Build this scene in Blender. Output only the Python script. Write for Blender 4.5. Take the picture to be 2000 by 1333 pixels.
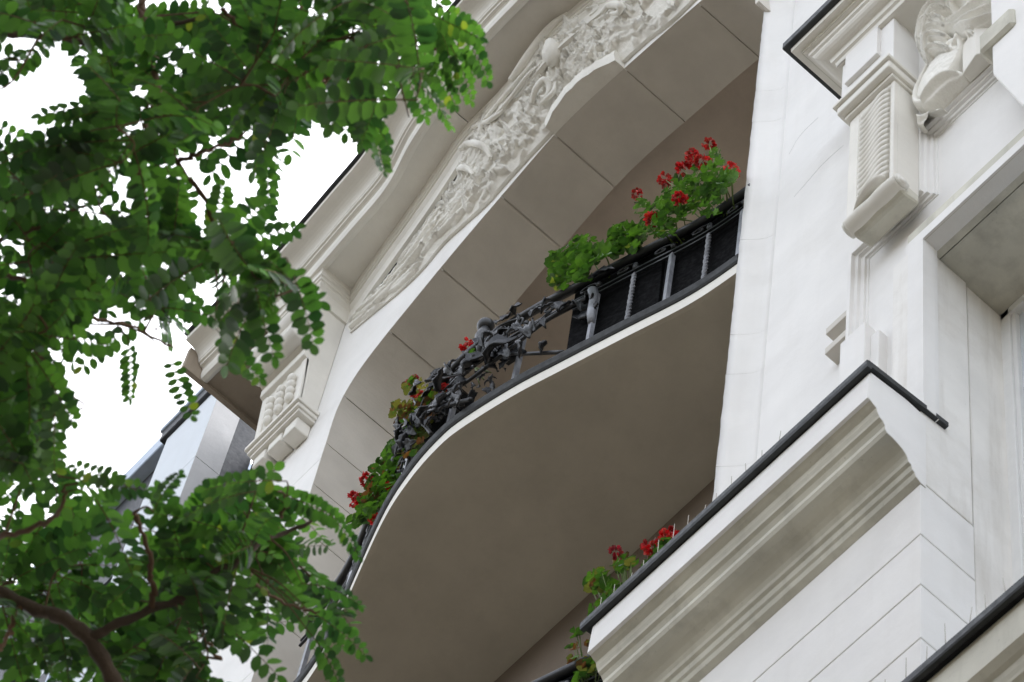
import bpy, bmesh, math, random
import numpy as np
from mathutils import Vector, Matrix, Euler, noise as mnoise

for o in list(bpy.data.objects): bpy.data.objects.remove(o, do_unlink=True)
S = bpy.context.scene
COL = S.collection
rad = math.radians

# ------------------------------------------------------------------ camera
YAW, ELEV, ROLL, FPX = rad(-59.759), rad(63.586), rad(12.728), 7224.3
EYE = np.array([0., 0., 1.6])
FW = np.array([math.sin(YAW)*math.cos(ELEV), math.cos(YAW)*math.cos(ELEV), math.sin(ELEV)])
_r = np.array([math.cos(YAW), -math.sin(YAW), 0.]); _u = np.cross(_r, FW)
RT = _r*math.cos(ROLL) + _u*math.sin(ROLL); UP = -_r*math.sin(ROLL) + _u*math.cos(ROLL)
cam_d = bpy.data.cameras.new('camera'); cam = bpy.data.objects.new('camera', cam_d); COL.objects.link(cam)
cam_d.sensor_width = 36.0; cam_d.lens = FPX*36.0/2000.0; cam_d.clip_start = 0.1; cam_d.clip_end = 3000
cam_d.dof.use_dof = True; cam_d.dof.focus_distance = 24.0; cam_d.dof.aperture_fstop = 12.0
m = Matrix.Identity(4)
for i in range(3):
    m[i][0], m[i][1], m[i][2], m[i][3] = RT[i], UP[i], -FW[i], EYE[i]
cam.matrix_world = m
S.camera = cam
S.render.resolution_x, S.render.resolution_y = 1024, 682

# ------------------------------------------------------------------ sky, sun, exposure
SUN_EL, SUN_AZ = rad(44), rad(-12)      # azimuth clockwise from +Y
W = bpy.data.worlds.new('World'); S.world = W; W.use_nodes = True
wn, wl = W.node_tree.nodes, W.node_tree.links
wn.clear()
sky = wn.new('ShaderNodeTexSky'); sky.sky_type = 'NISHITA'; sky.sun_disc = False
sky.sun_elevation = SUN_EL; sky.sun_rotation = SUN_AZ
sky.air_density = 1.0; sky.dust_density = 6.0; sky.ozone_density = 1.0
hs = wn.new('ShaderNodeHueSaturation'); hs.inputs['Saturation'].default_value = 0.30
bg = wn.new('ShaderNodeBackground'); bg.inputs['Strength'].default_value = 0.15
wo = wn.new('ShaderNodeOutputWorld')
wl.new(sky.outputs[0], hs.inputs['Color']); wl.new(hs.outputs[0], bg.inputs[0]); wl.new(bg.outputs[0], wo.inputs[0])
sun_d = bpy.data.lights.new('sun', 'SUN'); sun_d.energy = 0.7; sun_d.angle = rad(25); sun_d.color = (1.0, 0.965, 0.91)
sun = bpy.data.objects.new('sun', sun_d); COL.objects.link(sun)
sdir = Vector((math.sin(SUN_AZ)*math.cos(SUN_EL), math.cos(SUN_AZ)*math.cos(SUN_EL), math.sin(SUN_EL)))
sun.rotation_euler = sdir.to_track_quat('Z', 'Y').to_euler(); sun.location = (0, -20, 40)
S.view_settings.view_transform = 'Standard'; S.view_settings.look = 'None'
S.view_settings.gamma = 1.0; S.view_settings.use_curve_mapping = False
S.view_settings.exposure = 2.38

# ------------------------------------------------------------------ pixel -> direction helpers
def ray(x, y): return FW + RT*(x-1000)/FPX - UP*(y-666.5)/FPX
def onY(x, y, Y): d = ray(x, y); return EYE + d*(Y-EYE[1])/d[1]
def onX(x, y, X): d = ray(x, y); return EYE + d*(X-EYE[0])/d[0]
def onZ(x, y, Z): d = ray(x, y); return EYE + d*(Z-EYE[2])/d[2]
def atD(x, y, D): return EYE + ray(x, y)*D

# ------------------------------------------------------------------ object helpers
def link(name, me, mat=None, parent=None, **props):
    o = bpy.data.objects.new(name, me); COL.objects.link(o)
    if mat is not None and me is not None and not me.materials:
        for mm in (mat if isinstance(mat, (list, tuple)) else [mat]): me.materials.append(mm)
    if parent is not None:
        o.parent = parent; o.matrix_parent_inverse = PINV[parent.name]
        PINV[o.name] = Matrix.Identity(4)      # parts carry world coordinates themselves
    for k, v in props.items(): o[k] = v
    return o
PINV = {}
def thing(name, loc, label, cat, group=None):
    o = bpy.data.objects.new(name, None); COL.objects.link(o); o.location = loc
    o.empty_display_size = 0.1
    o['label'] = label; o['category'] = cat
    if group: o['group'] = group
    PINV[o.name] = Matrix.Translation(-Vector(loc))
    return o
def mesh(verts, faces, smooth=False):
    me = bpy.data.meshes.new('m'); me.from_pydata([tuple(map(float, v)) for v in verts], [], [tuple(map(int, f)) for f in faces])
    me.update()
    if smooth: me.polygons.foreach_set('use_smooth', [True]*len(me.polygons))
    return me
def bm_mesh(bm, smooth=False):
    me = bpy.data.meshes.new('m'); bmesh.ops.recalc_face_normals(bm, faces=bm.faces[:]); bm.to_mesh(me); bm.free()
    if smooth: me.polygons.foreach_set('use_smooth', [True]*len(me.polygons))
    return me
def bm_box(bm, x0, x1, y0, y1, z0, z1, bev=0.0):
    b = bmesh.new()
    vs = [b.verts.new((x, y, z)) for x in (x0, x1) for y in (y0, y1) for z in (z0, z1)]
    for f in ((0,1,3,2),(4,6,7,5),(0,4,5,1),(2,3,7,6),(0,2,6,4),(1,5,7,3)): b.faces.new([vs[i] for i in f])
    if bev > 0: bmesh.ops.bevel(b, geom=b.edges[:], offset=bev, segments=2, affect='EDGES', profile=0.5)
    bmesh.ops.recalc_face_normals(b, faces=b.faces[:])
    t = bpy.data.meshes.new('t'); b.to_mesh(t); b.free(); bm.from_mesh(t); bpy.data.meshes.remove(t)
def box(name, x0, x1, y0, y1, z0, z1, mat, parent=None, bev=0.004, **p):
    bm = bmesh.new(); bm_box(bm, min(x0,x1), max(x0,x1), min(y0,y1), max(y0,y1), min(z0,z1), max(z0,z1), bev)
    return link(name, bm_mesh(bm), mat, parent, **p)
def prism(axis, poly, a, b, bev=0.0):
    """closed polygon (2D) extruded along axis 'x','y','z' from a to b"""
    def P(u, v, t): return {'x': (t, u, v), 'y': (u, t, v), 'z': (u, v, t)}[axis]
    bm = bmesh.new()
    A = [bm.verts.new(P(u, v, a)) for u, v in poly]; B = [bm.verts.new(P(u, v, b)) for u, v in poly]
    n = len(poly)
    bm.faces.new(A); bm.faces.new(B[::-1])
    for i in range(n): bm.faces.new((A[i], A[(i+1) % n], B[(i+1) % n], B[i]))
    if bev: bmesh.ops.bevel(bm, geom=bm.edges[:], offset=bev, segments=1, affect='EDGES')
    return bm_mesh(bm)
def loft(rows, closed=False, smooth=False, capends=False):
    """rows: list of equally long point lists"""
    n = len(rows[0]); V = [p for r in rows for p in r]; F = []
    for i in range(len(rows)-1):
        for j in range(n if closed else n-1):
            a, b = i*n+j, i*n+(j+1) % n
            F.append((a, b, b+n, a+n))
    if capends: F.append(tuple(range(n))[::-1]); F.append(tuple(range((len(rows)-1)*n, len(rows)*n)))
    return mesh(V, F, smooth)
def sweep(path, prof, mode='plan', closed=True, sign=1):
    """mode plan: path (x,y), profile (d outwards, z). mode front: path (x,z), profile (inset, y)."""
    path = [np.array(p, float) for p in path]; rows = []
    for i, p in enumerate(path):
        ts = []
        if i > 0: t = p-path[i-1]; ts.append(t/np.linalg.norm(t))
        if i < len(path)-1: t = path[i+1]-p; ts.append(t/np.linalg.norm(t))
        ns = [np.array([t[1], -t[0]])*sign for t in ts]
        n = sum(ns); n = n/np.linalg.norm(n); n = n/max(0.3, float(n @ ns[0]))
        if mode == 'plan': rows.append([(p[0]+n[0]*d, p[1]+n[1]*d, z) for d, z in prof])
        else: rows.append([(p[0]+n[0]*d, y, p[1]+n[1]*d) for d, y in prof])
    me = loft(rows, closed=closed, capends=closed)
    bm = bmesh.new(); bm.from_mesh(me); bmesh.ops.recalc_face_normals(bm, faces=bm.faces[:]); bm.to_mesh(me); bm.free()
    return me
def tube_rows(pts, r, k=8, twist=0.0, square=False, flat=1.0):
    pts = [np.array(p, float) for p in pts]; n = len(pts); rows = []; prev = None
    for i in range(n):
        t = pts[min(i+1, n-1)]-pts[max(i-1, 0)]; t = t/(np.linalg.norm(t)+1e-9)
        if prev is None:
            a = np.array([0, 0, 1.]) if abs(t[2]) < 0.9 else np.array([1., 0, 0])
            u = np.cross(t, a)
        else: u = prev-t*(prev @ t)
        u = u/(np.linalg.norm(u)+1e-9); prev = u; v = np.cross(t, u)
        ri = r[i] if hasattr(r, '__len__') else r
        row = []
        for j in range(k):
            a = 2*math.pi*j/k + twist*i + (math.pi/4 if square else 0)
            row.append(tuple(pts[i]+ri*(u*math.cos(a)+flat*v*math.sin(a))))
        rows.append(row)
    return rows
def tube(pts, r, k=8, smooth=True, **kw):
    me = loft(tube_rows(pts, r, k, **kw), closed=True, smooth=smooth, capends=True)
    return me
def join(meshes, smooth=None):
    bm = bmesh.new()
    for me in meshes: bm.from_mesh(me); bpy.data.meshes.remove(me)
    me = bpy.data.meshes.new('j'); bm.to_mesh(me); bm.free()
    if smooth is not None: me.polygons.foreach_set('use_smooth', [smooth]*len(me.polygons))
    return me
def catmull(pts, n):
    pts = [np.array(p, float) for p in pts]; P = [2*pts[0]-pts[1]]+pts+[2*pts[-1]-pts[-2]]
    out = []; m_ = len(pts)-1
    for k in range(n):
        s = k/(n-1)*m_; i = min(int(s), m_-1); t = s-i
        a, b, c, d = P[i], P[i+1], P[i+2], P[i+3]
        out.append(0.5*(2*b+(c-a)*t+(2*a-5*b+4*c-d)*t*t+(3*b-a-3*c+d)*t**3))
    return out
def resample(pts, n):
    pts = np.array(pts, float); L = np.r_[0, np.cumsum(np.linalg.norm(np.diff(pts, axis=0), axis=1))]
    s = np.linspace(0, L[-1], n)
    return np.stack([np.interp(s, L, pts[:, k]) for k in range(pts.shape[1])], 1)
def ellipsoid(c, r, rot=(0, 0, 0), seg=16, ring=10, bumps=0.0, seed=0.0):
    R = Euler(rot).to_matrix(); rows = []
    for i in range(ring+1):
        th = math.pi*i/ring; row = []
        for j in range(seg):
            ph = 2*math.pi*j/seg
            d = Vector((math.sin(th)*math.cos(ph), math.sin(th)*math.sin(ph), math.cos(th)))
            k = 1+bumps*mnoise.noise(d*3+Vector((seed, seed, 0)))
            row.append(tuple(Vector(c)+R @ Vector((d.x*r[0]*k, d.y*r[1]*k, d.z*r[2]*k))))
        rows.append(row)
    return loft(rows, closed=True, smooth=True)

# ------------------------------------------------------------------ materials
def new_mat(name):
    ma = bpy.data.materials.new(name); ma.use_nodes = True
    nt = ma.node_tree; b = nt.nodes['Principled BSDF']
    return ma, nt.nodes, nt.links, b
def texco(n): return n.new('ShaderNodeTexCoord').outputs['Object']
def ramp(n, l, src, stops):
    r = n.new('ShaderNodeValToRGB'); cr = r.color_ramp
    while len(cr.elements) < len(stops): cr.elements.new(0.5)
    for e, (p, c) in zip(cr.elements, stops): e.position = p; e.color = (*c, 1) if len(c) == 3 else c
    l.new(src, r.inputs[0]); return r.outputs[0]
def nz(n, l, co, scale, detail=4, rough=0.55, stretch=None):
    t = n.new('ShaderNodeTexNoise'); t.inputs['Scale'].default_value = scale; t.inputs['Detail'].default_value = detail
    t.inputs['Roughness'].default_value = rough
    if stretch:
        mp = n.new('ShaderNodeMapping'); mp.inputs['Scale'].default_value = stretch; l.new(co, mp.inputs[0]); co = mp.outputs[0]
    l.new(co, t.inputs['Vector']); return t.outputs['Fac']
def mixc(n, l, fac, a, b, mode='MIX'):
    mx = n.new('ShaderNodeMix'); mx.data_type = 'RGBA'; mx.blend_type = mode
    for sock, v in ((0, fac), (6, a), (7, b)):
        if hasattr(v, 'is_linked') or hasattr(v, 'links'): l.new(v, mx.inputs[sock])
        elif sock == 0: mx.inputs[0].default_value = v
        else: mx.inputs[sock].default_value = (*v, 1)
    return mx.outputs[2]
def bump(n, l, bsdf, h, strength, dist):
    b = n.new('ShaderNodeBump'); b.inputs['Strength'].default_value = strength; b.inputs['Distance'].default_value = dist
    l.new(h, b.inputs['Height']); l.new(b.outputs[0], bsdf.inputs['Normal'])
def plaster(name, col, stain=(0.42, 0.38, 0.31), amt=0.35, mott=0.06, grain=220, bs=0.25, rough=0.85, streak=0.3):
    ma, n, l, b = new_mat(name); co = texco(n)
    lo = tuple(c*(1-mott*1.6) for c in col); hi = tuple(min(1, c*(1+mott)) for c in col)
    c0 = ramp(n, l, nz(n, l, co, 2.2, 6), [(0.3, lo), (0.7, hi)])
    s1 = ramp(n, l, nz(n, l, co, 1.3, 8, 0.65), [(0.52, (0, 0, 0)), (0.78, (1, 1, 1))])
    s2 = ramp(n, l, nz(n, l, co, 1.0, 6, 0.6, (9, 9, 0.7)), [(0.5, (0, 0, 0)), (0.8, (1, 1, 1))])
    mA = n.new('ShaderNodeMath'); mA.operation = 'MULTIPLY'; l.new(s1, mA.inputs[0]); mA.inputs[1].default_value = amt
    mB = n.new('ShaderNodeMath'); mB.operation = 'MULTIPLY'; l.new(s2, mB.inputs[0]); mB.inputs[1].default_value = streak*amt*2
    c1 = mixc(n, l, mA.outputs[0], c0, stain); c2 = mixc(n, l, mB.outputs[0], c1, stain)
    # specks
    sp = ramp(n, l, nz(n, l, co, 55, 2, 0.5), [(0.70, (0, 0, 0)), (0.78, (1, 1, 1))])
    mC = n.new('ShaderNodeMath'); mC.operation = 'MULTIPLY'; l.new(sp, mC.inputs[0]); mC.inputs[1].default_value = amt*0.45
    c3 = mixc(n, l, mC.outputs[0], c2, tuple(s*0.7 for s in stain))
    l.new(c3, b.inputs['Base Color']); b.inputs['Roughness'].default_value = rough
    b.inputs['Specular IOR Level'].default_value = 0.25
    ad = n.new('ShaderNodeMath'); ad.operation = 'ADD'; l.new(nz(n, l, co, grain, 3), ad.inputs[0])
    mm = n.new('ShaderNodeMath'); mm.operation = 'MULTIPLY'; l.new(nz(n, l, co, 14, 5), mm.inputs[0]); mm.inputs[1].default_value = 2.0
    l.new(mm.outputs[0], ad.inputs[1]); bump(n, l, b, ad.outputs[0], bs, 0.006)
    return ma
M = {}
M['white'] = plaster('white_painted_plaster', (0.83, 0.815, 0.79), amt=0.15, mott=0.03, streak=0.25)
M['cream'] = plaster('cream_painted_plaster', (0.79, 0.765, 0.705), amt=0.14, mott=0.035)
M['shaded'] = plaster('shaded_plaster', (0.66, 0.625, 0.565), stain=(0.36, 0.33, 0.28), amt=0.14, mott=0.06)  # darker copy of the white paint, with underside shade in its colour
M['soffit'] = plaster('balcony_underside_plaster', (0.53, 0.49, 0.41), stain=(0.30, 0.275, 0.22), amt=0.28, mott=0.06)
M['ledge'] = plaster('weathered_shaded_plaster', (0.64, 0.62, 0.535), stain=(0.16, 0.15, 0.115), amt=0.55, mott=0.10)  # weathering stains, with underside shade also put into the base colour
M['relief'] = plaster('stucco_relief_plaster', (0.88, 0.86, 0.80), stain=(0.40, 0.34, 0.26), amt=0.22, mott=0.05, bs=0.6, grain=90)
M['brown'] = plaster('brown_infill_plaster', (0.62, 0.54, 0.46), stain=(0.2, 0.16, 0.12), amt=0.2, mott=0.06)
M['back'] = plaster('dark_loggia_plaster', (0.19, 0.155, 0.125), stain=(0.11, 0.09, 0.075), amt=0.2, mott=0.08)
M['stained'] = plaster('stained_shaded_wall', (0.028, 0.019, 0.013), stain=(0.003, 0.003, 0.003), amt=0.95, mott=0.5, streak=0.9)  # stained wall; the darkness of the gap is also put into its colour
M['granite'] = plaster('grey_granite_render', (0.55, 0.545, 0.54), stain=(0.3, 0.3, 0.3), amt=0.25, mott=0.05, bs=0.4)
M['dirty'] = plaster('dirty_white_plaster', (0.85, 0.83, 0.79), stain=(0.45, 0.40, 0.33), amt=0.42, mott=0.05, streak=0.5)
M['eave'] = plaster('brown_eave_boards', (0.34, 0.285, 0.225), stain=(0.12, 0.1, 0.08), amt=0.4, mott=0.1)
M['pale'] = plaster('pale_blue_render', (0.72, 0.76, 0.80), amt=0.08, mott=0.02)
def metal(name, col, rough=0.5, var=0.35, met=0.0, spec=0.5, bs=0.15):
    ma, n, l, b = new_mat(name); co = texco(n)
    c = ramp(n, l, nz(n, l, co, 12, 6), [(0.3, tuple(x*(1-var) for x in col)), (0.7, tuple(x*(1+var) for x in col))])
    l.new(c, b.inputs['Base Color']); b.inputs['Roughness'].default_value = rough; b.inputs['Metallic'].default_value = met
    b.inputs['Specular IOR Level'].default_value = spec
    rr = ramp(n, l, nz(n, l, co, 30, 4), [(0.3, (rough*0.8,)*3), (0.7, (min(1, rough*1.25),)*3)]); l.new(rr, b.inputs['Roughness'])
    bump(n, l, b, nz(n, l, co, 60, 4), bs, 0.004); return ma
M['iron'] = metal('black_painted_iron', (0.012, 0.013, 0.016), 0.42, spec=0.6)
M['irongrey'] = metal('grey_worn_iron', (0.24, 0.25, 0.28), 0.4, spec=0.6)
M['zinc'] = metal('dark_zinc_flashing', (0.030, 0.032, 0.033), 0.55, spec=0.4)
M['boxblack'] = metal('black_planter_plastic', (0.0035, 0.0035, 0.004), 0.8, spec=0.06)
M['bluezinc'] = metal('blue_grey_zinc_coping', (0.42, 0.50, 0.62), 0.45, 0.1)
M['dark'] = metal('dark_void_paint', (0.02, 0.022, 0.026), 0.5)
M['spike'] = metal('galvanised_spike', (0.36, 0.33, 0.28), 0.5, 0.2)
M['wood'] = metal('white_lacquer_frame', (0.78, 0.78, 0.77), 0.4, 0.03)
M['asphalt'] = plaster('street_asphalt', (0.04, 0.037, 0.032), stain=(0.02, 0.03, 0.03), amt=0.4, mott=0.2, bs=0.6)
M['paving'] = plaster('pavement_slabs', (0.055, 0.05, 0.04), stain=(0.03, 0.028, 0.024), amt=0.4, mott=0.1)
M['soil'] = plaster('potting_soil', (0.03, 0.022, 0.015), amt=0.3, mott=0.3)
def glass():
    ma, n, l, b = new_mat('window_glass'); b.inputs['Base Color'].default_value = (0.62, 0.68, 0.74, 1)
    b.inputs['Roughness'].default_value = 0.05; b.inputs['Specular IOR Level'].default_value = 1.0
    b.inputs['Coat Weight'].default_value = 1.0; return ma
M['glass'] = glass()
M['glassdark'] = metal('dark_window_glass', (0.02, 0.022, 0.025), 0.1)
M['brick'] = plaster('brown_brick', (0.10, 0.092, 0.075), stain=(0.06, 0.055, 0.045), amt=0.3, mott=0.1)
def leafmat(name, dark, light, yellow, trans, gloss=0.35, tw=0.42, clump=2.5):
    ma, n, l, b = new_mat(name)
    geo = n.new('ShaderNodeNewGeometry'); co = geo.outputs['Position']
    rnd = geo.outputs['Random Per Island']
    c0 = ramp(n, l, rnd, [(0.0, dark), (0.75, light), (0.965, light), (1.0, yellow)])
    big = ramp(n, l, nz(n, l, co, clump, 3), [(0.36, (0.50, 0.58, 0.55)), (0.64, (1.2, 1.15, 0.95))])
    c1 = mixc(n, l, 1.0, c0, big, 'MULTIPLY')
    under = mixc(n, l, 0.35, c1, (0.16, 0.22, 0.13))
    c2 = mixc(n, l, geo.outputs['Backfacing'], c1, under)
    l.new(c2, b.inputs['Base Color']); b.inputs['Roughness'].default_value = gloss; b.inputs['Specular IOR Level'].default_value = 0.45
    tr = n.new('ShaderNodeBsdfTranslucent')
    tc = mixc(n, l, 1.0, c1, trans, 'MULTIPLY'); l.new(tc, tr.inputs['Color'])
    mx = n.new('ShaderNodeMixShader'); mx.inputs[0].default_value = tw
    l.new(b.outputs[0], mx.inputs[1]); l.new(tr.outputs[0], mx.inputs[2])
    l.new(mx.outputs[0], n['Material Output'].inputs['Surface'])
    return ma
M['leaf'] = leafmat('locust_leaf', (0.012, 0.038, 0.017), (0.060, 0.132, 0.033), (0.17, 0.19, 0.03), (1.6, 1.9, 0.85), 0.30, 0.55)
M['gleaf'] = leafmat('geranium_leaf', (0.028, 0.075, 0.014), (0.085, 0.185, 0.026), (0.22, 0.23, 0.05), (1.5, 1.7, 0.8), 0.5, 0.35, 12)
M['gleafdry'] = leafmat('geranium_leaf_dry', (0.10, 0.14, 0.03), (0.24, 0.22, 0.05), (0.28, 0.10, 0.03), (1.3, 1.3, 0.8), 0.6, 0.35, 9)
M['gleafbrown'] = leafmat('geranium_leaf_withered', (0.10, 0.045, 0.02), (0.22, 0.09, 0.04), (0.28, 0.16, 0.05), (1.2, 1.1, 0.8), 0.7, 0.3, 9)
M['petal'] = leafmat('geranium_petal', (0.50, 0.006, 0.012), (0.72, 0.02, 0.03), (0.75, 0.06, 0.05), (1.2, 1.0, 1.0), 0.6, 0.3, 20)
M['petaldark'] = leafmat('geranium_petal_dark', (0.28, 0.006, 0.03), (0.46, 0.015, 0.05), (0.5, 0.2, 0.15), (1.2, 1.0, 1.0), 0.6, 0.3, 20)
M['stem'] = metal('green_stem', (0.12, 0.17, 0.04), 0.6, 0.3)
M['bark'] = plaster('locust_bark', (0.085, 0.062, 0.045), stain=(0.03, 0.022, 0.016), amt=0.6, mott=0.3, bs=0.9, grain=60)
M['twig'] = plaster('reddish_twig_bark', (0.12, 0.07, 0.04), stain=(0.04, 0.025, 0.015), amt=0.4, mott=0.2, grain=80)

# ------------------------------------------------------------------ ground
g = mesh([(-400, -400, 0), (400, -400, 0), (400, 400, 0), (-400, 400, 0)], [(0, 1, 2, 3)])
link('ground', g, M['paving'], kind='structure')
rd = mesh([(-400, -11.0, 0.004), (400, -11.0, 0.004), (400, -2.6, 0.004), (-400, -2.6, 0.004)], [(0, 1, 2, 3)])
link('road', rd, M['asphalt'], kind='structure')
box('kerb', -400, 400, -2.6, -2.42, 0.002, 0.13, M['granite'], bev=0.0, kind='structure')

# ------------------------------------------------------------------ the other side of the street (behind the camera; closes the canyon)
OPP = thing('terrace_building', (-8, -18, 0), 'brown brick terrace across the street, behind the photographer', 'building')
box('wall', -70, 50, -24, -14, 0, 20.0, M['brick'], OPP, bev=0)
box('cornice', -70.2, 50.2, -24, -13.6, 20.004, 20.5, M['brick'], OPP, bev=0.02)
link('roof', prism('x', [(-24.2, 20.51), (-13.4, 20.51), (-18.9, 22.6)], -70, 50), M['zinc'], OPP)
wme = None
for fl_ in range(5):
    for k in range(24):
        x = -66+k*4.8
        if wme is None:
            bmw = bmesh.new(); bm_box(bmw, -0.7, 0.7, -0.05, 0.04, 0, 2.3); wme = bm_mesh(bmw); wme.materials.append(M['glassdark'])
        o = link('window', wme, None, OPP); o.location = (x, -14.0, 1.2+fl_*3.8)

# ================================================================== APARTMENT BUILDING
BLD = thing('apartment_building', (-9, 6, 0), 'cream stucco apartment building with arched loggia, bowed balconies and carved cornice', 'building')
def part(name, me, mat, parent=None, **p): return link(name, me, mat, parent or BLD, **p)
def pbox(name, *a, parent=None, **k): return box(name, *a[:6], M[a[6]], parent or BLD, **k)
Y0, YA, YB, YI = 5.5, 5.45, 6.06, 6.063

# --- large walls behind
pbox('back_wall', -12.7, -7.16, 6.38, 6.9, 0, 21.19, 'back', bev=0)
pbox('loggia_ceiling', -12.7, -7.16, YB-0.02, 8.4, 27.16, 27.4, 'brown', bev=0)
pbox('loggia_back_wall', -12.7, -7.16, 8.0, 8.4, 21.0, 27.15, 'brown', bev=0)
pbox('loggia_floor', -12.7, -7.16, 6.405, 8.4, 21.2, 21.4, 'soffit', bev=0)
pbox('roof_deck', -13.2, -3.0, 5.3, 9.5, 28.22, 28.36, 'zinc', bev=0)
pbox('sun_block_roof', -12.7, -3.0, 6.6, 12.0, 28.36, 31.0, 'zinc', bev=0)  # unseen roof mass, added to block the sun from behind
pbox('street_wall', -12.6, -3.0, 5.56, 6.3, 0.0, 13.0, 'cream', bev=0)
pbox('right_wing_wall', -7.1, -3.0, 6.3, 8.0, 0.0, 28.0, 'cream', bev=0)

# --- arch geometry on the plane Y=YA (pixel outline -> x,z)
apx = [(624,903),(638,860),(653,812),(672,770),(706,716),(757,650),(805,591),(863,520),(920,452),(985,376),(1080,266),(1150,196),(1220,133),(1370,1)]
AC = [onY(x, y, YA)[[0, 2]] for x, y in apx]
JX = -11.637
AC = [np.array([JX, 12.0]), np.array([JX, 20.0]), np.array([JX, 23.0]), np.array([JX, 24.2])] + AC + [np.array([-7.42, 26.52]), np.array([-7.2, 26.15]), np.array([-7.13, 25.4])]
dense = [AC[0], AC[1]] + [p for p in catmull(AC[1:], 220)]
dense = np.array(dense)
dense = resample(dense, 420)
# light smoothing of the arched part
for _ in range(6):
    dd = dense.copy(); dd[1:-1] = 0.25*dense[:-2]+0.5*dense[1:-1]+0.25*dense[2:]; dense = dd
tang = np.gradient(dense, axis=0); tang /= np.linalg.norm(tang, axis=1)[:, None]
nrm = np.stack([-tang[:, 1], tang[:, 0]], 1)        # away from the opening (left / up)
arclen = np.r_[0, np.cumsum(np.linalg.norm(np.diff(dense, axis=0), axis=1))]
def arch_at(s, off=0.0):
    x = np.interp(s, arclen, dense[:, 0]); z = np.interp(s, arclen, dense[:, 1])
    nx = np.interp(s, arclen, nrm[:, 0]); nzv = np.interp(s, arclen, nrm[:, 1])
    return np.array([x+nx*off, z+nzv*off])
def arch_s(px, py):
    p = onY(px, py, YA)[[0, 2]]; return arclen[np.argmin(np.linalg.norm(dense-p, axis=1))]
# core: solid wall around the opening, set back behind the facing panels
inner = [arch_at(s, 0.012) for s in arclen]
def outer_pt(p):
    return np.array([-12.74, p[1]]) if p[0] < -11.5 else np.array([min(-7.0, -12.74+(p[0]+11.5)*1.28), 27.6])
rowsF, rowsB = [], []
outer = []
for p in inner:
    if p[0] < -11.55: outer.append(np.array([-12.74, p[1]]))
    else: outer.append(np.array([p[0], 27.6]))
k0 = max(i for i, p in enumerate(inner) if p[0] < -11.55)
core_rows = []
for i, (a, b) in enumerate(zip(inner, outer)):
    core_rows.append([(a[0], YB, a[1]), (a[0], YA+0.012, a[1]), (b[0], YA+0.012, b[1]), (b[0], YB, b[1])])
    if i == k0:   # turn the corner at upper left
        core_rows.append([(a[0], YB, a[1]), (a[0], YA+0.012, a[1]), (-12.74, YA+0.012, 27.6), (-12.74, YB, 27.6)])
part('arch_wall', loft(core_rows, closed=True), M['white'])
# intrados panels between the joints seen in the photograph
js = [arch_s(*p) for p in ((640,863),(672,770),(757,650),(863,520),(980,385),(1085,262),(1222,131),(1362,8))]
s0 = js[0]
lowj = [s0-0.62*k for k in range(8, 0, -1)]
alls = lowj + js + [arclen[-1]]
INTR = part('arch_underside', loft([[(p[0], YA+0.02, p[1]), (p[0], YB-0.01, p[1])] for p in [arch_at(s, 0.011) for s in arclen]]), M['shaded'])
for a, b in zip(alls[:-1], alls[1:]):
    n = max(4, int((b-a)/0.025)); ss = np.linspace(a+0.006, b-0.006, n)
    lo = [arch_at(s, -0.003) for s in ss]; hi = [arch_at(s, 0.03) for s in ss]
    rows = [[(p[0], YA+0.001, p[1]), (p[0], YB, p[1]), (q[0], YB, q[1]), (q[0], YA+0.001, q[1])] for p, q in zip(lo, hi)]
    link('arch_panel', loft(rows, closed=True, capends=True), M['shaded'], INTR)
# front facing: left pier courses and the plain arch band
FACE = part('pier_facing', mesh([(-12.74, YA+0.011, 12), (-11.66, YA+0.011, 12), (-11.66, YA+0.011, 25), (-12.74, YA+0.011, 25)], [(0, 1, 2, 3)]), M['white'])
zj = [12.4+0.0, 14.2, 16.0, 17.9, 19.8, 21.9, 23.3, float(onY(624,903,YA)[2])+0.06, float(onY(670,773,YA)[2])]
def left_edge_x(z):
    i = np.argmin(np.abs(dense[:k0+1, 1]-z)); return dense[i, 0]
for za, zb in zip(zj[:-1], zj[1:]):
    zs = np.linspace(za+0.004, zb-0.004, 8)
    poly = [(-12.742, zs[0])] + [(left_edge_x(z), z) for z in zs] + [(-12.742, zs[-1])]
    link('pier_block', prism('y', poly, YA, YA+0.03), M['white'], FACE)
sB = np.linspace(js[1]+0.004, arclen[-1], 160)
band = [arch_at(s, 0) for s in sB]
rows = []
for p in band:
    q = np.array([-12.742, p[1]]) if p[0] < -11.56 else np.array([p[0], 27.55])
    rows.append([(p[0], YA, p[1]), (q[0], YA, q[1]), (q[0], YA+0.03, q[1]), (p[0], YA+0.03, p[1])])
    if p[0] < -11.56: lastp = len(rows)
cr = rows[lastp-1]
rows.insert(lastp, [cr[0], (-12.742, YA, 27.55), (-12.742, YA+0.03, 27.55), cr[3]])
part('arch_band', loft(rows, closed=True, capends=True), M['white'])

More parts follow.
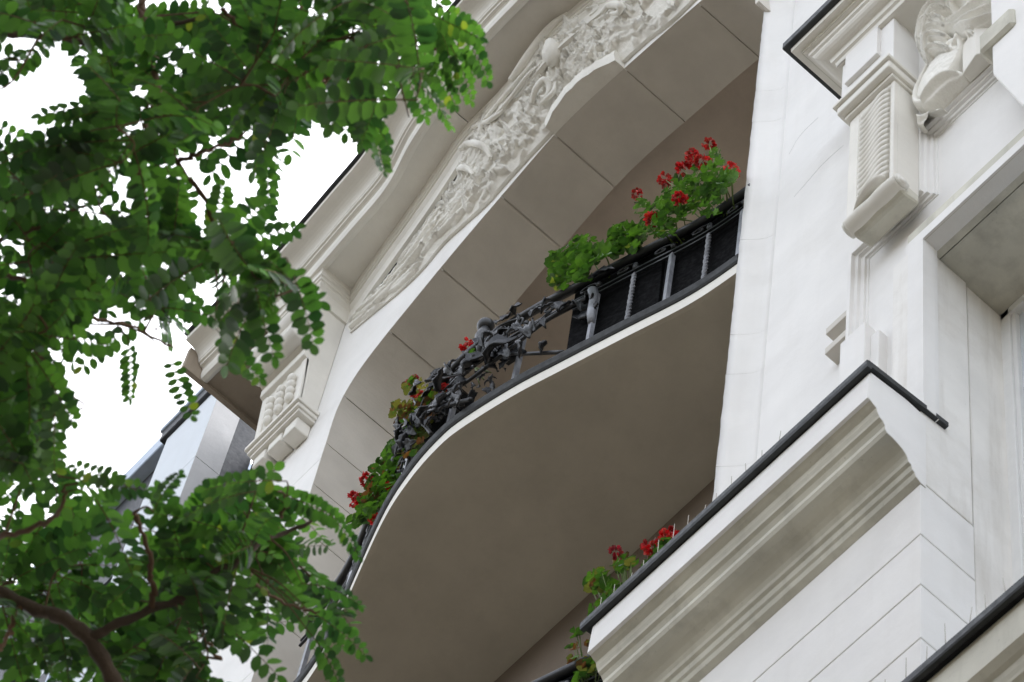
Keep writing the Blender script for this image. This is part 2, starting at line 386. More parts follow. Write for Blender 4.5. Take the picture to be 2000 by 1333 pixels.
# --- carved tympanum: cove surface from the arch band out to the bed mould
low_px = [(684,650),(734,607),(781,567),(824,524),(865,474),(905,436),(948,396),(973,368),(1018,318),(1078,254),(1120,206),(1165,160),(1212,122),(1263,76),(1304,45),(1345,6)]
up_px = [(682,630),(714,590),(745,560),(791,497),(824,446),(857,407),(887,358),(907,299),(926,251),(992,168),(1022,124),(1055,78),(1085,47),(1112,22)]
ZBED, ZS = 27.45, 27.9
lowc = [onY(x, y, YA-0.012-0.02*min(1, i/6)) for i, (x, y) in enumerate(low_px)] + [np.array([-7.4, YA-0.03, 26.85])]
upc = [onZ(x, y, ZBED+(ZS-ZBED)*min(1, max(0, (i-5)/4))) for i, (x, y) in enumerate(up_px)]
upc += [np.array([-8.5, 5.12, ZS]), np.array([-8.0, 5.18, ZS]), np.array([-7.4, 5.3, ZS])]
NU, NV = 520, 96
lowr, upr = resample(catmull(lowc, 200), NU), resample(catmull(upc, 200), NU)
def sm(a, b, x): t = min(1, max(0, (x-a)/(b-a))); return t*t*(3-2*t)
rngR = random.Random(31)
base_ = np.zeros((NU, NV, 3)); wid = np.linalg.norm(upr-lowr, axis=1)
vv = np.linspace(0, 1, NV)
for i in range(NU):
    base_[i] = lowr[i]*(1-vv)[:, None]+upr[i]*vv[:, None]
bel = np.sin(np.pi*vv)
base_[:, :, 1] -= 0.05*wid[:, None]*bel[None]; base_[:, :, 2] -= 0.03*wid[:, None]*bel[None]
su = np.r_[0, np.cumsum(np.linalg.norm(np.diff(0.5*(lowr+upr), axis=0), axis=1))]      # metres along
GU = np.repeat(su[:, None], NV, 1); GV = vv[None]*wid[:, None]                          # metres along / across
H = np.zeros((NU, NV))
def carve(u0, v0, ang, L, w, h, bend=0.0, kind='leaf'):
    """one carved leaf / strand, combined by maximum so that creases stay sharp"""
    i0, i1 = np.searchsorted(su, [u0-L*1.2-w, u0+L*1.2+w]); i0 = max(0, i0); i1 = min(NU, i1)
    if i1-i0 < 3: return
    U, V_ = GU[i0:i1]-u0, GV[i0:i1]-v0
    x = (U*math.cos(ang)+V_*math.sin(ang))/L; y = (-U*math.sin(ang)+V_*math.cos(ang))
    y = y-bend*L*(x*x)
    sx = np.clip(x, 0, 1); ww = w*np.maximum(0.02, np.sin(np.pi*np.clip(sx, 0.02, 0.98)**0.75))
    t = np.abs(y)/ww; ins = (x > 0) & (x < 1) & (t < 1)
    if kind == 'leaf':
        hh = (1-t*t)*(0.62+0.38*np.minimum(1, t*2.2))+0.14*np.sin((sx*7-t*1.6)*2*np.pi)*(1-t)*np.minimum(1, t*3)
        hh = hh*(0.65+0.5*sx)
    else: hh = np.sqrt(np.maximum(0, 1-t*t))
    tgt = H[i0:i1]; tgt[ins] = np.maximum(tgt[ins], h*hh[ins])
UT = su[-1]
for k in range(90):            # long flowing strands of the narrow left run
    u0 = rngR.uniform(0, UT*0.42); i = int(np.searchsorted(su, u0)); w0 = wid[min(i, NU-1)]
    carve(u0, w0*rngR.uniform(0.08, 0.75), rngR.gauss(0.10, 0.10), rngR.uniform(0.25, 0.6), rngR.uniform(0.018, 0.04), rngR.uniform(0.03, 0.06), rngR.uniform(-.12, .12), 'leaf' if k % 3 else 'strand')
for k in range(330):           # acanthus leaves of the wide part
    u0 = rngR.uniform(UT*0.26, UT*0.97); i = int(np.searchsorted(su, u0)); w0 = wid[min(i, NU-1)]
    big = rngR.random() < 0.2
    carve(u0, w0*rngR.uniform(0.05, 0.80), rngR.gauss(0.5, 0.9)+(math.pi if rngR.random() < 0.25 else 0), rngR.uniform(0.10, 0.20)*(1.7 if big else 1), rngR.uniform(0.025, 0.05)*(1.6 if big else 1), rngR.uniform(0.03, 0.075), rngR.uniform(-.5, .5))
for k in range(60):            # curled tips
    u0 = rngR.uniform(UT*0.3, UT*0.95); i = int(np.searchsorted(su, u0)); w0 = wid[min(i, NU-1)]; v0 = w0*rngR.uniform(0.1, 0.8); a0 = rngR.uniform(0, 6.28)
    for q in range(5): carve(u0, v0, a0+q*0.55, rngR.uniform(0.07, 0.11), 0.018, 0.085-0.006*q, 0.5)
for q in range(9):             # fluted big leaf against the soffit
    carve(UT*0.42+q*0.03, wid[int(NU*0.45)]*(0.97-0.045*q), -0.05+0.03*q, 0.95-0.05*q, 0.022, 0.05, 0.06, 'strand')
fn = np.array([[mnoise.noise(Vector(base_[i, j])*38)*0.004+mnoise.noise(Vector(base_[i, j])*14)*0.007 for j in range(NV)] for i in range(NU)])
edge = np.clip(vv/0.05, 0, 1)*np.clip((1-vv)/0.04, 0, 1)
HH = np.minimum(H, 0.30*wid[:, None])*edge[None]+fn*edge[None]
nrel = np.array([0.12, -0.93, -0.30])
RV = (base_+HH[:, :, None]*nrel+np.array([0, -0.002, 0])).reshape(-1, 3).tolist()
RF = [(i*NV+j, i*NV+j+1, (i+1)*NV+j+1, (i+1)*NV+j) for i in range(NU-1) for j in range(NV-1)]
REL = part('carved_relief', mesh(RV, RF, smooth=True), M['relief'])
und = [[tuple(RV[i*NV]), (RV[i*NV][0], YA+0.005, RV[i*NV][2]+0.01)] for i in range(NU)]
link('relief_underside', loft(und), M['relief'], REL)
def rel_pt(px, py, Y=5.2): return onY(px, py, Y)
def relp(name, me): return link(name, me, M['relief'], REL)
def cove_y(px, py):
    best = None
    d = ray(px, py)
    t = (np.array(RV[::37])-EYE) @ d/(d @ d); q = EYE+t[:, None]*d
    k = np.argmin(np.linalg.norm(np.array(RV[::37])-q, axis=1)); return q[k]
def rp(px, py, out=0.03):
    return cove_y(px, py)+np.array([0.02, -0.7, -0.5])*out
e = rp(1083, 106, 0.03); relp('egg', ellipsoid(e, (0.085, 0.075, 0.13), (0.35, 0.25, 0), bumps=0.25))
def scroll(name, pts, r, taper=True, out=0.04):
    P = catmull([rp(x, y, out) for x, y in pts], 40)
    rr = [r*(0.35+0.65*math.sin(math.pi*(0.12+0.88*k/39))) if taper else r for k in range(40)]
    relp(name, tube(P, rr, 8))
scroll('scroll', [(1045,205),(1052,178),(1068,160),(1078,172),(1074,190),(1062,192)], 0.028)
scroll('scroll', [(1062,205),(1085,185),(1090,165)], 0.02)
scroll('scroll', [(1180,30),(1196,14),(1216,14),(1214,28),(1198,30)], 0.03)
scroll('wing', [(903,296),(918,284),(938,284),(955,294),(964,312)], 0.03)
scroll('wing', [(898,335),(908,330),(920,334),(930,344)], 0.025)
scroll('wing', [(928,252),(945,246),(962,238),(980,226),(988,218)], 0.022)
scroll('leaf_tip', [(1000,160),(1030,120),(1060,80),(1085,50),(1112,28)], 0.045, out=0.02)
scroll('leaf_rib', [(950,236),(985,196),(1020,155),(1050,118)], 0.02, out=0.03)
scroll('leaf_rib', [(962,238),(1000,196),(1035,150),(1062,125)], 0.018, out=0.03)
# keystone that carries the middle of the relief: projects from the arch plane
ka, kb = arch_s(1082, 264), arch_s(1218, 136)
ss = np.linspace(ka, kb, 14); rows = []
for k, s in enumerate(ss):
    p = arch_at(s, -0.002); t = k/13
    yo = YA-0.16+0.07*(2*t-1)**2+0.004*math.sin(k*2.3)
    rows.append([(p[0], YA+0.02, p[1]), (p[0], yo, p[1]), (p[0], yo-0.02, p[1]+0.10), (p[0], YA-0.1, p[1]+0.26), (p[0], YA+0.02, p[1]+0.26)])
KEY = part('keystone', loft(rows, closed=True, capends=True), M['relief'])

# --- left console bracket under the cornice
CX0, CX1 = -12.46, -11.93
CON = part('console_bracket', prism('x', [(5.449,25.82),(5.30,25.82),(5.285,25.95),(5.265,26.25),(5.235,26.6),(5.19,26.62),(5.185,26.72),(5.22,26.73),(5.12,26.80),(5.05,26.92),(5.03,27.05),(5.06,27.22),(5.14,27.34),(5.15,27.5),(5.449,27.5)], CX0, CX1, 0.006), M['cream'])
# panel rim and three drops
for x in (CX0+0.03, CX1-0.03): link('rim', prism('x', [(5.30,25.9),(5.27,25.9),(5.222,26.6),(5.25,26.6)], x-0.03, x+0.03, 0.004), M['cream'], CON)
for k in range(3):
    cx = CX0+0.14+0.125*k
    for q in range(4):
        zc = 26.12+0.095*q+0.05*k*0.3; yc = 5.272-0.115*(zc-25.95)/0.65*0.55
        link('drop', ellipsoid((cx, yc, zc), (0.042, 0.035, 0.055), (0.15, 0, 0), 12, 8), M['cream'], CON)
for z0, z1, y, x in ((25.86, 25.91, 5.235, 0.05), (25.81, 25.86, 5.26, 0.035), (25.77, 25.81, 5.285, 0.02)):
    link('ledge', (lambda b: bm_mesh(b))((lambda b: (bm_box(b, CX0-x, CX1+x, y, 5.449, z0, z1, 0.006), b)[1])(bmesh.new())), M['cream'], CON)
for xa, xb, za in ((CX1-0.17, CX1-0.02, 25.60), (CX1-0.36, CX1-0.2, 25.64), (CX0+0.0, CX0+0.14, 25.62)):
    link('block', (lambda b: bm_mesh(b))((lambda b: (bm_box(b, xa, xb, 5.315, 5.449, za, 25.768, 0.012), b)[1])(bmesh.new())), M['cream'], CON)
link('roll', tube([(CX0-0.01, 5.10, 26.84), (CX1+0.005, 5.10, 26.84)], 0.085, 16), M['cream'], CON)
link('roll', tube([(CX0-0.015, 5.10, 27.12), (CX1+0.01, 5.10, 27.12)], 0.12, 18), M['cream'], CON)

# --- main cornice: bed mould, soffit, crown
bedline = [np.array([-12.76, 5.45]), np.array([CX0-0.01, 5.45]), np.array([CX0-0.01, 5.15]), np.array([CX1+0.01, 5.15]), np.array([CX1+0.01, 5.43])]
sof_px = [(684,570),(725,510),(791,418),(840,348),(877,292),(910,243),(992,160),(1055,74),(1112,20)]
bedtop = [onZ(x, y, ZS)[:2]+np.array([0, 0.085]) for x, y in sof_px] + [np.array([-8.45, 5.17]), np.array([-7.9, 5.24]), np.array([-7.3, 5.35])]
bedtop = resample(catmull(bedtop, 120), 60)
for _ in range(3): bedtop[1:-1] = 0.25*bedtop[:-2]+0.5*bedtop[1:-1]+0.25*bedtop[2:]
bedline[-1] = np.array([CX1+0.01, float(bedtop[0][1])])
bedline += [p for p in bedtop if p[0] > CX1+0.05]
bedprof = [(-0.03,27.502),(0.008,27.502),(0.012,27.60),(0.02,27.66),(0.045,27.70),(0.045,27.735),(0.06,27.74),(0.06,27.775),(0.074,27.78),(0.078,27.83),(0.085,27.84),(0.085,27.902),(-0.03,27.902)]
CRN = part('main_cornice', sweep(bedline, bedprof, 'plan'), M['cream'])
c1 = lambda a, b: (560+a/3.03, 200+b/3.03)
c2 = lambda a, b: (800+a/3.3325, b/3.3325)
fl = [onZ(*c1(0,1210), ZS)[:2], onZ(*c1(150,1050), ZS)[:2], onZ(*c1(400,760), ZS)[:2], onZ(*c1(620,500), ZS)[:2], onZ(*c2(20,950), ZS)[:2],
      onZ(*c2(160,740), ZS)[:2], onZ(*c2(330,470), ZS)[:2], onZ(*c2(480,270), ZS)[:2], onZ(*c2(740,0), ZS)[:2]]
fl = [np.array([-13.28, 5.03]), np.array([-12.7, 5.04])] + fl + [np.array([-8.3, 4.74]), np.array([-7.6, 4.86]), np.array([-6.9, 4.98])]
fasc = resample(catmull(fl, 160), 110)
for _ in range(4): fasc[1:-1] = 0.25*fasc[:-2]+0.5*fasc[1:-1]+0.25*fasc[2:]
crown = [(-0.03,27.950),(-0.03,27.870),(0.0,27.850),(0.035,27.855),(0.045,27.890),(0.05,27.910),(0.05,28.000),(0.058,28.005),(0.058,28.018),(0.085,28.025),(0.088,28.050),(0.105,28.055),(0.11,28.075)]
for k in range(9):
    a = math.pi/2*k/8; crown.append((0.115+0.15*(1-math.cos(a)), 28.080+0.13*math.sin(a)))
crown += [(0.28,28.215),(0.285,28.270),(0.25,28.275),(-0.03,28.275)]
CRW = link('crown_mould', sweep(fasc, crown, 'plan'), M['cream'], CRN)
link('roof_edge', sweep(fasc, [(0.20,28.278),(0.315,28.278),(0.315,28.31),(0.25,28.34),(-0.35,28.37),(-0.35,28.278)], 'plan'), M['zinc'], CRN)
# soffit panels: both flat; the right one's shade is put into a darker plaster
XK = -10.12
def soff(xa, xb, rise):
    xs = np.linspace(xa, xb, 40); rows = []
    bl = np.array(bedline[4:]); 
    for x in xs:
        yi = np.interp(x, bl[:, 0], bl[:, 1])-0.06; yo = np.interp(x, fasc[:, 0], fasc[:, 1])+0.01
        yo = min(yo, yi-0.02)
        rows.append([(x, yi+0.10, ZS-0.005-rise*0.25), (x, yi, ZS-0.005-rise*0.15), (x, yi+(yo-yi)*0.33, ZS-0.01+rise*0.10), (x, yi+(yo-yi)*0.66, ZS-0.01+rise*0.5), (x, yo-0.02, ZS-0.01+rise),
                     (x, yo-0.02, ZS+0.30), (x, yi+0.10, ZS+0.30)])
    return loft(rows, closed=True, smooth=False, capends=True)
link('soffit_panel', soff(-11.86, XK-0.004, 0.0), M['cream'], CRN)
link('soffit_panel', soff(XK+0.004, -6.95, 0.0), M['shaded'], CRN)
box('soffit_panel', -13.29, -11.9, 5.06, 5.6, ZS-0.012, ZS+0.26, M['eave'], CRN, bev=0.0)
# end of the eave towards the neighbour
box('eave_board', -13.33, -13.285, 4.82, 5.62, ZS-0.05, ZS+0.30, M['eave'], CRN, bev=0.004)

# --- right pier: rusticated lower wall (courses), ledge cornice, upper pilaster
XC = -5.5936
zr = [13.0, 13.68, 14.13, 14.58, 15.04, 15.493, 15.939, 16.44]
PIER = pbox('lower_pier', -7.6, XC-0.012, Y0+0.012, 5.828, 12.5, 16.9, 'white', bev=0)
for za, zb in zip(zr[:-1], zr[1:]):
    link('stone_course', prism('z', [(-7.58, Y0), (XC, Y0), (XC, 5.835), (-7.58, 5.835)], za+0.007, zb-0.007, 0.002), M['white'], PIER)
c4 = lambda a, b: (1600+a/3.3325, 560+b/3.3325)
# ledge cornice, right end cut flush with the pier
lp = [(5.40,17.11),(5.175,17.07),(5.17,16.96),(5.165,16.80),(5.195,16.775),(5.215,16.765),(5.222,16.735),(5.232,16.715),(5.236,16.70),(5.255,16.69),(5.272,16.665),(5.272,16.63)]
for k in range(7):
    a = math.pi/2*k/6; lp.append((5.285+0.135*math.sin(a), 16.61-0.10*(1-math.cos(a))))
lp += [(5.437,16.50),(5.445,16.465),(5.458,16.455),(5.468,16.425),(5.497,16.405),(5.53,16.405),(5.53,17.10)]
LED = part('ledge_cornice', prism('x', lp, -7.50, XC+0.002), M['ledge'])
link('fascia', prism('x', [(5.166,17.05),(5.158,16.79),(5.18,16.79),(5.18,17.05)], -7.501, XC+0.004), M['white'], LED)
link('end_face', prism('x', lp, XC+0.0026, XC+0.0055), M['white'], LED)
link('flashing', prism('x', [(5.13,17.075),(5.13,17.115),(5.15,17.13),(5.66,17.20),(5.66,17.16),(5.165,17.085),(5.16,17.055),(5.135,17.055)], -7.56, XC+0.025), M['zinc'], LED)
# upper pilaster
PIL = pbox('upper_pilaster', -6.14, XC-0.03, 5.605, 6.0, 17.15, 22.4, 'white', bev=0)
field = [(-6.12,17.15),(-5.57,17.15),(-5.57,19.062),(-3.4,19.062),(-3.4,20.6),(-5.60,20.6),(-5.60,19.75),(-6.12,19.75)]
link('sunk_field', prism('y', field, 5.57, 5.60), M['white'], PIL)
rec = [(-6.112,17.15),(-6.112,19.735),(-5.590,19.735),(-5.590,20.53),(-5.02,20.53)]
recp = [(-0.012,5.50),(0.0,5.50),(0.004,5.522),(0.022,5.526),(0.028,5.545),(0.05,5.549),(0.053,5.562),(0.066,5.564),(0.069,5.572),(-0.012,5.572)]
link('sunk_moulding', sweep(rec, recp, 'front', sign=1), M['white'], PIL)
link('pilaster_face', prism('y', [(-6.135,19.73),(-5.592,19.73),(-5.592,22.4),(-6.135,22.4)], 5.498, 5.58), M['white'], PIL)
link('pilaster_edge', prism('y', [(-6.135,17.15),(-6.113,17.15),(-6.113,19.73),(-6.135,19.73)], 5.498, 5.66), M['white'], PIL)
link('lintel_face', prism('y', [(-5.594,20.525),(-3.4,20.525),(-3.4,22.4),(-5.594,22.4)], 5.502, 5.58), M['white'], PIL)
# architrave round the window
arp = [(0.0,5.575),(0.0,5.525),(0.018,5.522),(0.024,5.512),(0.042,5.51),(0.047,5.5),(0.16,5.497),(0.165,5.575)]
link('architrave', sweep([(-5.73,17.15),(-5.73,19.225),(-3.4,19.225)], arp, 'front', sign=1), M['white'], PIL)
# plinth block and the two stepped ends beside it
link('plinth_block', prism('y', [(-6.142,17.15),(-5.96,17.15),(-5.96,18.62),(-6.142,18.62)], 5.47, 5.60, 0.004), M['white'], PIL)
link('plinth_fillet', prism('y', [(-5.96,17.15),(-5.90,17.15),(-5.90,18.5),(-5.96,18.5)], 5.51, 5.60, 0.004), M['white'], PIL)
for za in (18.95, 19.19): link('stepped_end', prism('z', [(-6.36,5.56),(-6.13,5.56),(-6.13,5.655),(-6.36,5.655)], za, za+0.07, 0.003), M['shaded'], PIL)
# fluted console on the pilaster
K0, K1, KY = -5.955, -5.60, 5.307
FCN = part('fluted_console', prism('z', [(K0, KY+0.03), (K1, KY+0.03), (K1, 5.499), (K0, 5.499)], 19.62, 21.10, 0.004), M['cream'])
def cbox(name, x0, x1, y0, y1, z0, z1, mat='cream', bev=0.006): return box(name, x0, x1, y0, y1, z0, z1, M[mat], FCN, bev=bev)
cbox('stile', K0, K0+0.075, KY, KY+0.035, 19.60, 20.99); cbox('stile', K1-0.03, K1, KY, KY+0.035, 19.60, 20.99)
cbox('top_rail', K0+0.075, K1-0.03, KY, KY+0.035, 20.92, 20.99)
cbox('inner_bead', K0+0.075, K0+0.09, KY+0.012, KY+0.035, 19.62, 20.92, bev=0.003)
for k in range(17):        # S shaped flutes
    zc = 19.70+k*0.074; P = []
    for q in range(11):
        t = q/10; P.append((K0+0.094+t*(K1-0.03-K0-0.094), KY+0.026-0.010*math.sin(math.pi*t), zc+0.02*t-0.034*math.sin(2*math.pi*t)))
    link('flute', tube(P, 0.037, 8, flat=0.62), M['cream'], FCN)
rl = []
for k in range(25):
    t = k/24; rl.append((0.058+0.005*abs(math.sin(t*2*math.pi)), (K0-0.012+t*(K1-K0+0.024), KY+0.045, 19.585)))
link('scroll_roll', tube([p for _, p in rl], [r for r, _ in rl], 20, flat=0.85), M['cream'], FCN)
link('scroll_back', prism('x', [(KY+0.05,19.65),(KY+0.05,19.54),(KY+0.09,19.52),(5.499,19.56),(5.499,19.65)], K0-0.005, K1+0.005, 0.01), M['ledge'], FCN)
for x in (K0-0.02, K1+0.02):
    for rr_, dd_ in ((0.05, 0.008), (0.028, 0.014)): link('scroll_eye', tube([(x-dd_, KY+0.045, 19.585), (x+dd_, KY+0.045, 19.585)], rr_, 18), M['cream'], FCN)
link('scroll_leaf', tube(catmull([(K1-0.06, KY+0.0, 19.70), (K1-0.10, KY-0.03, 19.66), (K1-0.2, KY-0.025, 19.63), (K0+0.06, KY-0.0, 19.60)], 18), [0.035*math.sin(math.pi*(0.12+0.8*u/17)) for u in range(18)], 8, flat=0.5), M['cream'], FCN)
cbox('capital_ledge', K0-0.035, K1+0.035, KY-0.075, 5.499, 21.02, 21.11, bev=0.012)
cbox('capital_fillet', K0-0.05, K1+0.05, KY-0.095, 5.499, 21.112, 21.15, bev=0.006)
cbox('capital_neck', K0-0.015, K1+0.015, KY-0.03, 5.499, 20.985, 21.02, bev=0.006)
cbox('upper_block', -6.03, K1, KY-0.01, 5.499, 21.15, 22.0, mat='white', bev=0.006)
cbox('block_panel', -5.975, -5.705, KY-0.04, KY, 21.53, 21.985, mat='white', bev=0.004)
# hood cornice above the console and window
hp = [(5.50,21.95),(5.27,21.95),(5.262,21.99),(5.245,22.0),(5.24,22.04)]
for k in range(6): a = math.pi/2*k/5; hp.append((5.235-0.07*math.sin(a), 22.05+0.06*(1-math.cos(a))))
hp += [(5.15,22.12),(5.148,22.16),(5.125,22.165),(5.12,22.19),(5.075,22.195),(5.07,22.31),(5.50,22.40)]
HOOD = part('hood_cornice', prism('x', hp, -5.9, -3.2), M['cream'])
hl = [(y*0+(-6.05-(5.27-y)*1.0), z) for y, z in hp[1:-1]]
lefts = [[(-6.05-(5.27-y), yy, z) for y, z in hp[1:-1]] for yy in (5.27, 5.65)]
rows = [[(-5.9, y, z) for y, z in hp[1:-1]], [(-6.05-(5.27-y), y, z) for y, z in hp[1:-1]], [(-6.05-(5.27-y), 5.645, z) for y, z in hp[1:-1]]]
link('hood_return', loft(rows), M['cream'], HOOD)
link('hood_core', prism('z', [(-6.06,5.275),(-5.89,5.275),(-5.89,5.495),(-6.06,5.495)], 21.955, 22.3), M['cream'], HOOD)
link('hood_soffit', prism('z', [(-6.2,5.12),(-3.2,5.12),(-3.2,5.64),(-6.2,5.64)], 22.165, 22.30), M['ledge'], HOOD)
link('flashing', prism('z', [(-6.285,5.035),(-3.2,5.035),(-3.2,5.66),(-6.285,5.66)], 22.245, 22.33, 0.006), M['zinc'], HOOD)
# cartouche beside the console
c8 = lambda a, b: (1740+a/5.127, b/5.127)
def cxz(a, b): return onY(*c8(a, b), 5.44)[[0, 2]]
GX, GZ = np.meshgrid(np.linspace(-5.60, -4.80, 170), np.linspace(20.46, 22.0, 310), indexing='ij')
CH = np.full(GX.shape, -0.02)
def stroke(pts, w, h, ridges=2, prof=0.5):
    """carved band along a curve with lengthwise ridges; max combine keeps deep sharp hollows"""
    P = np.array(catmull([cxz(*p) for p in pts], 40)); n = len(P)
    best = np.full(GX.shape, 9.0); par = np.zeros(GX.shape)
    for k in range(n):
        tt = k/(n-1); wk = w*(0.25+0.75*math.sin(math.pi*(0.08+0.84*tt)))
        d = np.hypot(GX-P[k, 0], GZ-P[k, 1])/wk
        mk = d < best; best[mk] = d[mk]; par[mk] = tt
    ins = best < 1
    prof_ = np.sqrt(np.maximum(0, 1-best**2))*(1+0.16*np.cos(best*math.pi*2*ridges))
    val = h*(0.55+0.45*np.sin(math.pi*(0.2+0.7*par)))*prof_
    CH[ins] = np.maximum(CH[ins], val[ins])
sc_ = np.array([-5.375, 20.89]); ca, sa = math.cos(-0.33), math.sin(-0.33)
ex = ((GX-sc_[0])*ca+(GZ-sc_[1])*sa)/0.185; ez = (-(GX-sc_[0])*sa+(GZ-sc_[1])*ca)/0.30
dd = np.sqrt(ex**2+ez**2); ins = dd < 1
sh = 0.035+0.075*np.sqrt(np.maximum(0, 1-dd**2)); sh = np.where((dd > 0.78), 0.075*np.sqrt(np.maximum(0, 1-((dd-0.89)/0.11)**2))+0.02, sh)
CH[ins] = np.maximum(CH[ins], sh[ins])
stroke([(250,1150),(300,1180),(400,1130),(520,1060)], 0.05, 0.06, 1)
stroke([(360,1060),(470,960),(600,830),(690,770)], 0.07, 0.13, 1)
for pts in ([(600,90),(500,150),(400,270),(300,400)], [(610,150),(520,220),(430,330),(350,480)], [(560,250),(450,290),(370,400),(330,540)], [(600,330),(520,360),(430,440),(360,600)], [(600,430),(500,450),(430,530),(390,650)], [(640,560),(540,570),(460,620),(430,690)]):
    stroke(pts, 0.058, 0.15, 2)
for pts in ([(600,330),(740,340),(860,270),(960,190),(1100,60)], [(610,290),(760,250),(900,150),(1040,0),(1100,-60)], [(700,240),(690,150),(770,70),(860,80),(850,170),(770,190)], [(650,90),(760,20),(860,-50)], [(640,130),(720,40),(800,-40)], [(700,380),(800,350),(900,310),(1060,190)]):
    stroke(pts, 0.042, 0.14, 1)
for q in range(7):
    an = q*0.9; stroke([(835,375),(835+28*math.cos(an),375+28*math.sin(an)),(835+55*math.cos(an+.3),375+55*math.sin(an+.3))], 0.026, 0.10, 1)
stroke([(650,520),(700,440),(690,360)], 0.05, 0.10, 1)
stroke([(880,510),(980,400),(1080,310),(1180,230)], 0.018, 0.05, 1)
CV = np.stack([GX+0.06*np.maximum(0, CH), 5.494-CH, GZ], -1)
for a_ in range(CV.shape[0]):
    for b_ in range(CV.shape[1]):
        CV[a_, b_, 1] += 0.004*mnoise.noise(Vector((GX[a_, b_], 0, GZ[a_, b_]))*30)
nA, nB = GX.shape
CAR = part('cartouche', mesh(CV.reshape(-1, 3), [(p*nB+q, p*nB+q+1, (p+1)*nB+q+1, (p+1)*nB+q) for p in range(nA-1) for q in range(nB-1) if max(CH[p, q], CH[p+1, q], CH[p, q+1], CH[p+1, q+1]) > -0.015], True), M['relief'])
link('pedestal', prism('z', [(-5.19,5.43),(-5.06,5.40),(-5.0,5.44),(-4.98,5.50),(-5.2,5.50)], 20.545, 20.95, 0.004), M['cream'], CAR)
link('scroll_block', prism('z', [(-4.98,5.33),(-4.72,5.33),(-4.72,5.50),(-4.98,5.50)], 20.28, 20.52, 0.02), M['ledge'], CAR)
# tapered keystone at the right edge
kp = [onY(*c8(1070,790), 5.40), onY(*c8(1340,1070), 5.40)]
link('window_keystone', prism('y', [(kp[0][0]+0.02, 22.0), (kp[0][0]+0.0, kp[0][2]), (kp[1][0]+0.02, kp[1][2]-0.1), (-3.9, kp[1][2]-0.1), (-3.7, 22.0)], 5.36, 5.50, 0.008), M['white'], PIL)

# --- window on the right: jamb, lintel underside, frame and pane
JMB = part('window_jamb', prism('z', [(XC+0.0,5.502),(XC+0.0,5.832),(XC-0.2,5.832),(XC-0.2,5.502)], 16.45, 19.06, 0.003), M['dirty'])
link('jamb_rear', prism('z', [(XC-0.012,5.850),(XC-0.012,6.13),(XC-0.2,6.13),(XC-0.2,5.850)], 12.5, 19.06, 0.003), M['dirty'], JMB)
link('jamb_joint', prism('z', [(XC-0.035,5.825),(XC-0.035,5.86),(XC-0.2,5.86),(XC-0.2,5.825)], 12.5, 19.06), M['dark'], JMB)
LIN = part('window_lintel', prism('z', [(XC-0.1,5.51),(-3.2,5.51),(-3.2,5.64),(XC-0.1,5.64)], 19.064, 19.3), M['ledge'])
link('lintel_rear', prism('z', [(XC-0.1,5.65),(-3.2,5.65),(-3.2,6.3),(XC-0.1,6.3)], 19.078, 19.3), M['ledge'], LIN)
WIN = part('window', mesh([(XC-0.02,6.135,12.5),(-3.2,6.135,12.5),(-3.2,6.135,19.07),(XC-0.02,6.135,19.07)], [(0,1,2,3)]), M['glass'])
for a in ((XC-0.015,-5.545,6.09,6.16,12.5,19.07), (XC-0.02,-3.2,6.09,6.16,19.00,19.075), (-5.545,-5.515,6.105,6.15,12.5,19.0)):
    link('frame', (lambda b: bm_mesh(b))((lambda b: (bm_box(b, *a, 0.004), b)[1])(bmesh.new())), M['wood'], WIN)

# --- recessed wall and flared edge of the bay
part('recessed_wall', prism('z', [(-6.955,5.65),(-6.0,5.65),(-6.0,6.3),(-6.955,6.3)], 16.3, 30.0), M['white'])
BAY = pbox('bay_edge', -7.10, -6.96, 5.68, 6.9, 12.5, 30.0, 'white', bev=0)
zq = [12.6, 14.5, 16.6, 18.71, 19.80, 20.30, 21.6, 23.43, 23.957, 25.6, 27.6, 30.0]
rng = random.Random(11)
for za, zb in zip(zq[:-1], zq[1:]):
    rows = []; n = max(4, int((zb-za)/0.09))
    for k in range(n+1):
        z = za+0.0012+(zb-za-0.0024)*k/n; e1, e2 = rng.uniform(-.002,.002), rng.uniform(-.002,.002)
        bulge = 0.012*math.sin((z-16)/7*math.pi)
        rows.append([(-7.135+e1+bulge*0, 5.53+e2, z), (-7.10, 5.565, z), (-7.055, 5.607, z), (-7.02, 5.632, z), (-6.99, 5.645, z), (-6.954, 5.6502, z), (-6.954, 5.70, z), (-7.12+e1, 5.70, z), (-7.137+e1, 5.56, z)])
    me = loft(rows, closed=True, capends=True)
    sm_ = [abs(p.normal.z) < 0.5 and p.normal.y < -0.2 for p in me.polygons]; me.polygons.foreach_set('use_smooth', sm_)
    bmb = bmesh.new(); bmb.from_mesh(me)
    caps = [f for f in bmb.faces if len(f.verts) > 4]
    bmesh.ops.split_edges(bmb, edges=list({e for f in caps for e in f.edges})); bmb.to_mesh(me); bmb.free()
    link('bay_block', me, M['white'], BAY)
for pts in ([(1541,302),(1556,275),(1572,255),(1598,230)], [(1551,385),(1580,352),(1610,318),(1648,284)]):
    part('hairline_crack', tube(catmull([onY(x, y, 5.65) for x, y in pts], 20), 0.0013, 5), M['granite'])

# --- lower right ledge (next floor down)
lq = [(y-5.17+5.14, z-17.13+13.86) for y, z in lp]
LED2 = part('lower_ledge_cornice', prism('x', [(y if y < 5.49 else 5.56, z) for y, z in lq], -5.9, -3.2), M['ledge'])
link('flashing', prism('x', [(5.095,13.80),(5.095,13.845),(5.115,13.865),(5.60,13.93),(5.60,13.87),(5.13,13.81),(5.12,13.79),(5.10,13.79)], -5.92, -3.2), M['zinc'], LED2)

